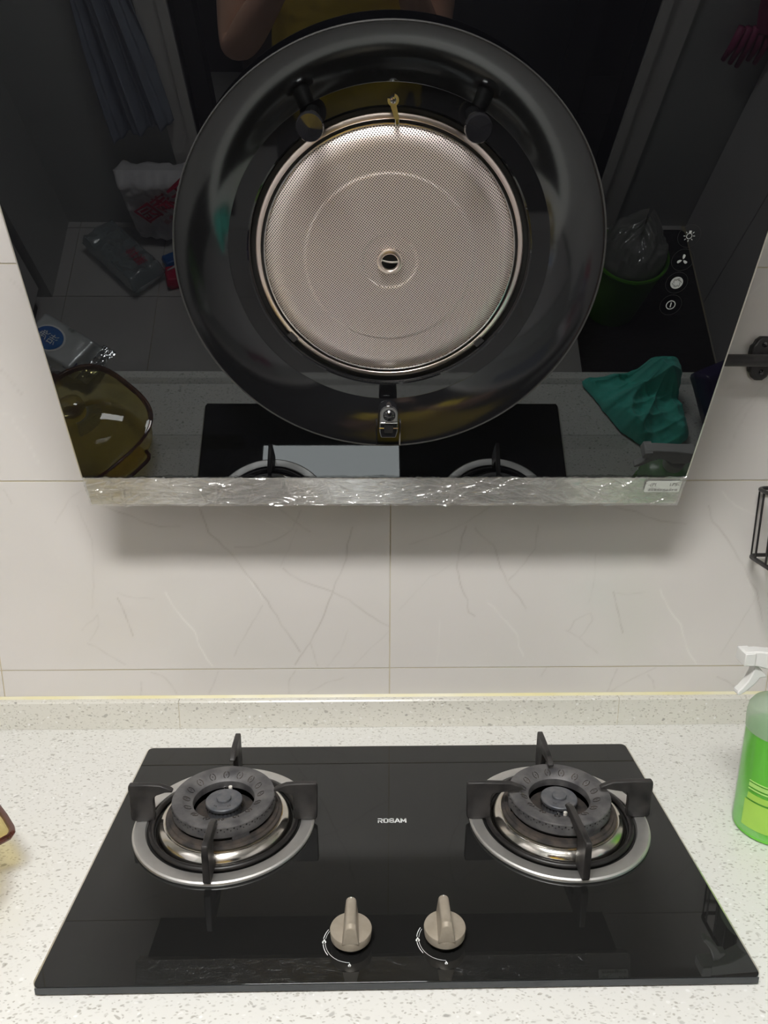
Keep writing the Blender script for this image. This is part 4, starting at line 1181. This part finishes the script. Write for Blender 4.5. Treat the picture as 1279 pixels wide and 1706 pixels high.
pp = thing('detergent_pack', 'dark purple pack with pink ring print and pale lettering on the worktop', 'pack', (.664, -.466, .0775), (D(-38), D(-6), D(-22)))
mb, pf2 = pillow(.115, .150, .064, seed=9, rough=.0012)
ppb = mb.build('wrapper', M['purple'], pp, angle=60)
def onp2(x, y, lift): return (x, y, pf2(min(.98, max(.02, x / .115 + .5)), min(.98, max(.02, y / .150 + .5)), 1)[2] + lift)
rg = MB()
v = []
for k in range(49):
    a = 2 * PI * k / 48
    for r in (.030, .0345): v.append(onp2(-.016 + .8 * r * math.cos(a), -.022 + r * math.sin(a), .0018))
rg.add(v, [(2 * k, 2 * k + 1, 2 * k + 3, 2 * k + 2) for k in range(48)])
rg.build('pink_ring', M['pink_print'], ppb, fix=False)
tm = text_mb('H', .030, offset=.0006)
mapped(tm, lambda x, y, z: onp2(-.018 - x * .9, -.022 - y, .0022)).build('lettering', M['white_print'], ppb, smooth=False, fix=False)
decal(lambda x, y: onp2(x, y, .0016), -.042, .022, .009, .015, a0=.2).build('pale_emblem', M['grey_print'], ppb, fix=False)
decal(lambda x, y: onp2(x, y, .0016), -.030, .050, .009, .013, a0=.2).build('pale_emblem', M['grey_print'], ppb, fix=False)

cl = MB()
OUT = [(.405, -.552), (.432, -.503), (.468, -.437), (.508, -.402), (.548, -.397), (.586, -.405), (.604, -.425), (.598, -.458), (.592, -.485), (.594, -.520), (.588, -.552), (.570, -.568), (.530, -.570), (.490, -.566), (.450, -.560)]
CCX, CCY = .535, -.492
def outline(a):
    best = None
    for k in range(len(OUT)):
        x0, y0 = OUT[k]; x1, y1 = OUT[(k + 1) % len(OUT)]
        x0 -= CCX; x1 -= CCX; y0 -= CCY; y1 -= CCY
        c, s = math.cos(a), math.sin(a)
        den = (x1 - x0) * s - (y1 - y0) * c
        if abs(den) < 1e-9: continue
        t = (y0 * c - x0 * s) / den
        if -1e-6 <= t <= 1 + 1e-6:
            r = (x0 + t * (x1 - x0)) * c + (y0 + t * (y1 - y0)) * s
            if r > 0 and (best is None or r > best): best = r
    return best or .08
LBX, LBY = .552, -.536
def ridge(t): return (1 - abs(math.sin(t))) ** 1.6
def fold(x, y):
    w = noise.noise_vector(Vector((x * 14, y * 14, 2.)))
    dx, dy = x - LBX, y - LBY
    d = math.hypot(dx, dy); phi = math.atan2(dy, dx)
    k = min(1, max(0, (d - .022) / .05))
    z = .030 * ridge(2.0 * phi + .9 + .55 * w.x + d * 6) * k + .017 * ridge(4.5 * phi + .4 + .9 * w.y) * k
    z += .011 * ridge((x * .8 - y * .6) * 62 + 1.5 * w.x) + .006 * ridge((x * .3 + y) * 110 + 1.2 * w.y + 1.)
    return z + .0025 * noise.noise(Vector((x * 90, y * 90, 5)))
def clf(u, v):
    a = 2 * PI * u; r = outline(a) * v * (1 + .035 * noise.noise(Vector((math.cos(a) * 7, math.sin(a) * 7, 1))) * v)
    x = CCX + r * math.cos(a); y = CCY + r * math.sin(a)
    q = ((x - LBX) / .047) ** 2 + ((y - LBY) / .036) ** 2
    h = .008 + .022 * (1 - v ** 2) + .074 * math.exp(-q ** 2)
    e = min(1, (1 - v) * 6)
    z = h * (e ** .5) + fold(x, y) * (e ** .5)
    return (x, y, z + (.0074 if y < -.548 else .0012) + .004 * (1 - e))
cl.grid(180, 70, clf)
cloth = cl.build('cleaning_cloth', M['teal'], None, angle=180)
tag(cloth, 'crumpled teal cleaning cloth lying on the worktop by the front lip', 'cloth')

# ------------------------------------------------------------------ things on the floor
mt_ = MB().prism(rrect(.676, 1.125, -1.752, -.62, .02, 4), FZ + .0004, FZ + .010, XYZ).build('floor_mat', M['mat'], None, bevel=.003)
tag(mt_, 'dark woven floor mat on the right side of the kitchen floor', 'mat')
FM = FZ + .0104
bn = thing('waste_bin', 'round green plastic bin standing on the dark floor mat', 'bin', (.80, -1.395, FM))
bh = -.52 - FM
MB().lathe([(.0, .0005), (.082, .0005), (.088, .004), (.112, bh - .008), (.109, bh - .008), (.085, .007), (.0, .006)], 64).build('tub', M['bin'], bn, angle=30)
MB().lathe([(.109, bh - .010), (.1165, bh - .010), (.1195, bh - .002), (.1175, bh + .004), (.111, bh + .002)], 64, closed=True).build('rim', M['bin_rim'], bn)
ln = MB()
def lnf(u, v):
    a = 2 * PI * u
    n_ = noise.noise(Vector((math.cos(a) * 2.2, math.sin(a) * 2.2, v * 2.5))) + .5 * noise.noise(Vector((math.cos(a) * 6, math.sin(a) * 6, v * 6)))
    r = .104 * (1 - v ** 2.2) + .022 * n_ * v * (1.3 - v)
    r = max(.004, r)
    z = bh - .02 + .14 * (v ** .8) + .045 * n_ * v
    return (r * math.cos(a) + .01 * v, r * math.sin(a) - .02 * v, z)
ln.grid(90, 36, lnf)
bl = thing('bin_bag', 'clear crumpled plastic bag puffing out of the green bin', 'bag', (.80, -1.395, FM))
ln.build('film', M['liner'], bl, angle=180)
MB().add(*(lambda m_: (m_.v, m_.f))(MB().lathe([(.0, -.02), (.025, -.014), (.034, .0), (.024, .016), (.0, .022)], 7, .02, -.03, mtx=Matrix.Translation((0, 0, bh + .02)) @ Matrix.Rotation(.5, 4, 'X')))).build('crumpled_wrapper', M['bag_white'], bl, smooth=False)

ga = thing('shopping_bag', 'white plastic bag with red Chinese lettering leaning on the wall', 'bag', (-.715, -1.70, FZ + .170), (D(98), 0, D(180)))
mb, bf = pillow(.255, .300, .10, 36, 40, seed=5, rough=.012)
gab = mb.build('bag', M['bag_white'], ga, angle=180)
def onbag(x, y, lift=.004):
    z = max(bf(min(.97, max(.03, (x + d) / .255 + .5)), min(.97, max(.03, (y + e) / .300 + .5)), 1)[2] for d in (-.006, 0, .006) for e in (-.006, 0, .006))
    return (x, y, z + lift)
def bagtext(s_, size, cx, cy, rot, name, mt, off=.0):
    tm = text_mb(s_, size, offset=off)
    c, s = math.cos(rot), math.sin(rot)
    mapped(tm, lambda x, y, z: onbag(cx + x * c - y * s, cy + x * s + y * c)).build(name, mt, gab, smooth=False, fix=False)
bagtext('天满园', .078, -.022, .060, D(-36), 'red_lettering', M['red'], .0012)
bagtext('食品', .022, -.016, -.025, D(-36), 'small_lettering', M['red'])
decal(lambda x, y: onbag(x, y), -.055, -.060, .020, .026).build('red_berry', M['red'], gab, fix=False)
gb = thing('grocery_bag', 'pale see-through plastic bag lying on the floor with faint red print', 'bag', (-.872, -1.575, FZ + .046), (0, 0, D(46)))
mb, bf2 = pillow(.30, .135, .082, 40, 24, seed=8, rough=.010)
gbb = mb.build('bag', M['bag_clear'], gb, angle=180)
tm = text_mb('鲜果', .042)
mapped(tm, lambda x, y, z: (.07 + x, -.02 + y, bf2(min(.97, max(.03, (.07 + x) / .30 + .5)), min(.97, max(.03, (y - .02) / .135 + .5)), 1)[2] + .004)).build('faint_lettering', M['red'], gbb, smooth=False, fix=False)
sn = thing('snack_pack', 'red snack pack with a pale swoosh on the floor by the bags', 'pack', (-.668, -1.512, FZ + .026), (0, 0, D(-15)))
mb, bf3 = pillow(.115, .075, .045, seed=12, rough=.003)
snb = mb.build('wrapper', M['red'], sn, angle=180)
sw = MB()
v = []
for k in range(13):
    t = k / 12; x = -.045 + .085 * t; y = -.012 - .014 * math.sin(t * 3)
    for d in (-.006, .006):
        v.append((x, y + d * (.4 + t), bf3(x / .115 + .5, (y + d * (.4 + t)) / .075 + .5, 1)[2] + .003))
sw.add(v, [(2 * k, 2 * k + 1, 2 * k + 3, 2 * k + 2) for k in range(12)])
sw.build('swoosh', M['bag_white'], snb, fix=False)
bx_ = thing('blue_pack', 'small blue pack lying between the bags and the red pack', 'pack', (-.700, -1.585, FZ + .022), (0, 0, D(-30)))
mb, _ = pillow(.085, .050, .038, seed=15, rough=.002)
mb.build('wrapper', M['blue'], bx_, angle=180)

# ------------------------------------------------------------------ cloths hanging by the doorway
ap = MB()
def apf(u, v):
    x = -.845 + .200 * u - .045 * (1 - v) * (1 - u) * -1
    w = .55 + .45 * (1 - v)
    xx = -.742 + (u - .5) * .205 * (.45 + .55 * (1 - v) ** .6) + .012 * (1 - v)
    z = -.40 + .060 * u + v * (.62 - .060 * u)
    y = YB + .040 + .018 * math.sin(u * 17 + v * 2.) * (1 - .4 * v) + .008 * math.sin(u * 41 + v * 5) + .004 * noise.noise(Vector((u * 9, v * 9, 3)))
    return (xx, max(y, YB + .009), z)
ap.grid(80, 60, apf)
apo = ap.build('apron', M['apron'], None, angle=180)
tag(apo, 'slate blue cotton apron hanging in folds left of the doorway', 'apron')
md = apo.modifiers.new('thick', 'SOLIDIFY'); md.thickness = .002
hk = thing('wall_hook', 'small chrome wall hook holding the blue apron', 'hook', (-.742, YB, .235), group='wall hooks by the doorway')
MB().lathe([(.012, 0.0003), (.012, .004), (.0, .005)], 24, mtx=Matrix.Rotation(-PI / 2, 4, 'X')).build('plate', M['chrome'], hk)
MB().tube([(0, .004, 0), (0, .03, -.004), (0, .042, -.012), (0, .046, .006)], .0035, 8).build('prong', M['chrome'], hk)
gv_ = MB()
def glf(u, v):
    a = 2 * PI * u
    r = .030 + .020 * math.sin(v * 2.6) + .006 * math.sin(a * 5 + v * 3) * v
    return (1.06 + r * 1.25 * math.cos(a) + .02 * (1 - v), YB + .042 + .55 * r * math.sin(a), -.03 + .22 * v)
gv_.grid(48, 24, glf)
for k in range(5):
    x = 1.04 + (k - 2) * .020
    gv_.tube([(x, YB + .04, -.02), (x - .006 + .003 * k, YB + .045, -.07), (x - .014 + .004 * k, YB + .040, -.115 - .01 * (k % 3))], [.0115, .011, .007], 8)
gl_o = gv_.build('rubber_gloves', M['pinkglove'], None, angle=180)
tag(gl_o, 'crimson rubber gloves hanging on the wall right of the doorway', 'gloves')
hk2 = thing('wall_hook', 'small chrome wall hook holding the crimson gloves', 'hook', (1.06, YB, .20), group='wall hooks by the doorway')
MB().lathe([(.010, .0003), (.010, .004), (.0, .005)], 24, mtx=Matrix.Rotation(-PI / 2, 4, 'X')).build('plate', M['chrome'], hk2)
MB().tube([(0, .004, 0), (0, .040, -.006), (0, .055, -.012), (0, .060, .004)], .003, 8).build('prong', M['chrome'], hk2)

# ------------------------------------------------------------------ the cook, holding up a phone
def skin_obj(name, nodes, edges, material, parent, sub=2, root=0):
    me = bpy.data.meshes.new(name)
    me.from_pydata([n[:3] for n in nodes], edges, [])
    o = bpy.data.objects.new(name, me); C.objects.link(o)
    if parent: o.parent = parent
    md = o.modifiers.new('skin', 'SKIN'); md.use_smooth_shade = True
    for i, n in enumerate(nodes):
        sv = me.skin_vertices[0].data[i]
        sv.radius = (n[3], n[4] if len(n) > 4 else n[3])
        sv.use_root = i == root
    sb = o.modifiers.new('sub', 'SUBSURF'); sb.levels = sub; sb.render_levels = sub
    me.materials.append(material)
    return o
PX, PY = -.082, -1.44
person = thing('person', 'person in a yellow T-shirt and dark shorts holding up a phone with both hands', 'person', (PX, PY, FZ))
def PL(x, y, z): return (x - PX, y - PY, z - FZ)
nodes = []; edges = []
def nn(x, y, z, r, r2=None):
    nodes.append((*PL(x, y, z), r, r2 if r2 else r)); return len(nodes) - 1
def chain(i, *pts):
    for p_ in pts:
        k = nn(*p_); edges.append((i, k)); i = k
    return i
pel = nn(PX, PY, .10, .150, .105)
waist = chain(pel, (PX, PY, .22, .132, .095), (PX, PY - .005, .34, .145, .100), (PX, PY - .005, .44, .150, .095))
neck = chain(waist, (PX, PY - .005, .53, .075, .065), (PX, PY + .008, .585, .052, .054))
head = chain(neck, (PX, PY + .022, .635, .062, .070), (PX, PY + .022, .69, .074, .088), (PX, PY + .018, .755, .070, .086), (PX, PY + .012, .80, .045, .055))
# phone frame of reference
PH = CAM - FW * .0085 - RT * .024 - UP * .057
def ph(a, b, c): return PH + RT * a + UP * b + FW * c
for sg, el in ((-1, Vector((-.322, -1.285, .200))), (1, Vector((.110, -1.300, .195)))):
    sh = (PX + sg * .180, PY - .005, .455)
    grip = ph(sg * .062, -.060, -.020)
    s0 = chain(waist, (sh[0] * .6 + PX * .4, sh[1], .475, .066, .066), (*sh, .058))
    wr = el.lerp(grip, .70)
    up_ = Vector(sh).lerp(el, .5)
    e_ = chain(s0, (up_.x + sg * .012, up_.y, up_.z, .050), (el.x, el.y, el.z, .041))
    mid = el.lerp(wr, .4)
    w_ = chain(e_, (mid.x, mid.y, mid.z, .038), (wr.x, wr.y, wr.z, .026, .022))
    pm0 = wr.lerp(grip, .55)
    palm = chain(w_, (pm0.x, pm0.y, pm0.z, .029, .016), (grip.x, grip.y, grip.z, .030, .014))
    # four fingers around the back edge of the phone, thumb in front of the screen
    for k in range(4):
        b0 = ph(sg * .056, -.034 - .021 * k, -.012)
        ln_ = (.9, 1., .95, .78)[k]
        f1 = ph(sg * (.048), -.032 - .021 * k, .0165); f2 = ph(sg * (.048 - .020 * ln_), -.031 - .021 * k, .0190); f3 = ph(sg * (.048 - .036 * ln_), -.031 - .0205 * k, .0165)
        chain(palm, (b0.x, b0.y, b0.z, .0095), (f1.x, f1.y, f1.z, .0085), (f2.x, f2.y, f2.z, .0080), (f3.x, f3.y, f3.z, .0066))
    t1 = ph(sg * .052, -.092, -.024); t2 = ph(sg * .034, -.072, -.0195); t3 = ph(sg * .020, -.052, -.0170)
    chain(palm, (t1.x, t1.y, t1.z, .0115), (t2.x, t2.y, t2.z, .0095), (t3.x, t3.y, t3.z, .0078))
for sg in (-1, 1):
    hx_ = PX + sg * .088
    chain(pel, (hx_, PY, .0, .088, .095), (hx_ + sg * .008, PY + .005, -.18, .072, .078), (hx_ + sg * .010, PY + .008, -.34, .054, .056), (hx_ + sg * .012, PY - .005, -.50, .050, .055),
          (hx_ + sg * .014, PY - .012, -.68, .033, .035), (hx_ + sg * .014, PY - .018, FZ + .050, .036, .036), (hx_ + sg * .018, PY + .05, FZ + .034, .038, .030), (hx_ + sg * .024, PY + .125, FZ + .026, .040, .023))
skin_obj('body', nodes, edges, M['skin'], person)
# head details
hc = Vector(PL(PX, PY + .020, .715))
def ell(cx, cy, cz, rx, ry, rz, n=20, m_=12, zlo=-1.):
    mb = MB()
    mb.lathe([(math.cos(-PI / 2 + PI * k / m_), math.sin(-PI / 2 + PI * k / m_)) for k in range(m_ + 1)], n)
    mb.v = [(cx + x * rx, cy + y * ry, cz + z * rz) for x, y, z in mb.v]
    return mb
hr = MB()
def hrf(u, v):
    a = 2 * PI * u
    lim = -.10 + (.55 if math.sin(a) > .25 else 0) * max(0, math.sin(a)) - .35 * max(0, -math.sin(a))
    th = lim + (PI / 2 - lim) * v
    r = 1 + .02 * noise.noise(Vector((a * 3, v * 6, 0)))
    return (hc.x + .084 * r * math.cos(th) * math.cos(a), hc.y - .006 + .100 * r * math.cos(th) * math.sin(a), hc.z + .010 + .112 * r * math.sin(th))
hr.grid(48, 20, hrf)
hro = hr.build('hair', M['hair'], person, angle=180)
md = hro.modifiers.new('t', 'SOLIDIFY'); md.thickness = .012
for sg in (-1, 1):
    ex = hc.x + sg * .031
    e_ = ell(ex, hc.y + .083, hc.z - .006, .0125, .0095, .0085).build('eye', M['eye'], person, angle=180)
    ell(ex, hc.y + .0905, hc.z - .007, .0052, .0035, .0052).build('iris', M['iris'], e_, angle=180)
    MB().tube([(ex - .017, hc.y + .083, hc.z + .014), (ex, hc.y + .090, hc.z + .018), (ex + .017, hc.y + .082, hc.z + .013)], .0028, 6).build('eyebrow', M['hair'], person)
    ell(hc.x + sg * .078, hc.y - .002, hc.z - .012, .010, .018, .030).build('ear', M['skin'], person, angle=180)
ns = MB().tube([(hc.x, hc.y + .086, hc.z + .002), (hc.x, hc.y + .098, hc.z - .016), (hc.x, hc.y + .107, hc.z - .030), (hc.x, hc.y + .092, hc.z - .037)], [.007, .0085, .012, .009], 10)
ns.build('nose', M['skin'], person, angle=180)
ell(hc.x, hc.y + .084, hc.z - .058, .023, .009, .0075).build('mouth', M['lips'], person, angle=180)
# T-shirt: torso tube with open hem and two sleeves, a skin of its own cloth
tsn = []; tse = []
def tn_(x, y, z, a, b): tsn.append((x, y, z, a, b)); return len(tsn) - 1
sh_mb = MB()
rings = [(.000, .184, .132), (.06, .182, .130), (.14, .176, .126), (.22, .170, .122), (.30, .170, .122), (.38, .176, .122), (.44, .180, .116), (.485, .158, .100), (.515, .105, .084), (.535, .078, .074)]
nR = 72
for zz, a_, b_ in rings:
    for k in range(nR):
        a = 2 * PI * k / nR
        w = .006 * math.sin(a * 7 + zz * 12) * max(0, 1 - zz / .4) + .005 * noise.noise(Vector((math.cos(a) * 3, math.sin(a) * 3, zz * 9)))
        e = 2.6
        c, s = math.cos(a), math.sin(a)
        x = (a_ + w) * math.copysign(abs(c) ** (2 / e), c); y = (b_ + w) * math.copysign(abs(s) ** (2 / e), s)
        sh_mb.v.append(PL(PX + x, PY - .004 + y, zz))
for j in range(len(rings) - 1):
    for k in range(nR): sh_mb.f.append((j * nR + k, j * nR + (k + 1) % nR, (j + 1) * nR + (k + 1) % nR, (j + 1) * nR + k))
for sg, el in ((-1, Vector((-.322, -1.285, .200))), (1, Vector((.110, -1.300, .195)))):
    sh = Vector((PX + sg * .158, PY - .005, .455)); md_ = Vector((PX + sg * .180, PY - .005, .455)).lerp(el, .50); md_.x += sg * .01
    sh_mb.tube([PL(*p_) for p_ in (sh, sh.lerp(md_, .5), md_)], [.078, .076, .074], 20, cap=False)
so_ = sh_mb.build('t_shirt', M['shirt'], person, angle=180, fix=False)
md = so_.modifiers.new('sub', 'SUBSURF'); md.levels = 1; md.render_levels = 1
md = so_.modifiers.new('t', 'SOLIDIFY'); md.thickness = .002
st = MB()
for sg in (-1, 1):
    hx_ = PX + sg * .090
    lay = [(.10, .078, .092), (.0, .090, .106), (-.16, .096, .106), (-.30, .092, .100)]
    o0 = len(st.v)
    for zz, a_, b_ in lay:
        for k in range(36):
            a = 2 * PI * k / 36
            st.v.append(PL(hx_ + sg * .006 + a_ * math.cos(a), PY + b_ * math.sin(a), zz))
    for j in range(3):
        for k in range(36): st.f.append((o0 + j * 36 + k, o0 + j * 36 + (k + 1) % 36, o0 + (j + 1) * 36 + (k + 1) % 36, o0 + (j + 1) * 36 + k))
sto = st.build('shorts', M['shorts'], person, angle=180, fix=False)
md = sto.modifiers.new('t', 'SOLIDIFY'); md.thickness = .003

phone = thing('phone', 'black phone held up by the person in the yellow T-shirt', 'phone', PH)
pmx = Matrix((RT, UP, -FW)).transposed().to_4x4()
phone.rotation_euler = pmx.to_euler()
MB().prism(rrect(-.0365, .0365, -.0735, .0735, .009, 5), -.004, .004, XYZ).build('case', M['phone'], phone, bevel=.0012)
MB().prism(rrect(-.0340, .0340, -.0705, .0705, .007, 5), .0041, .0045, XYZ).build('screen', M['door_dark'], phone, smooth=False)
for qy in (.050, .034):
    MB().lathe([(.0062, -.0040), (.0062, -.0052), (.0048, -.0052), (.0048, -.0042)], 24, .010, qy, closed=True).build('lens_ring', M['chrome'], phone)
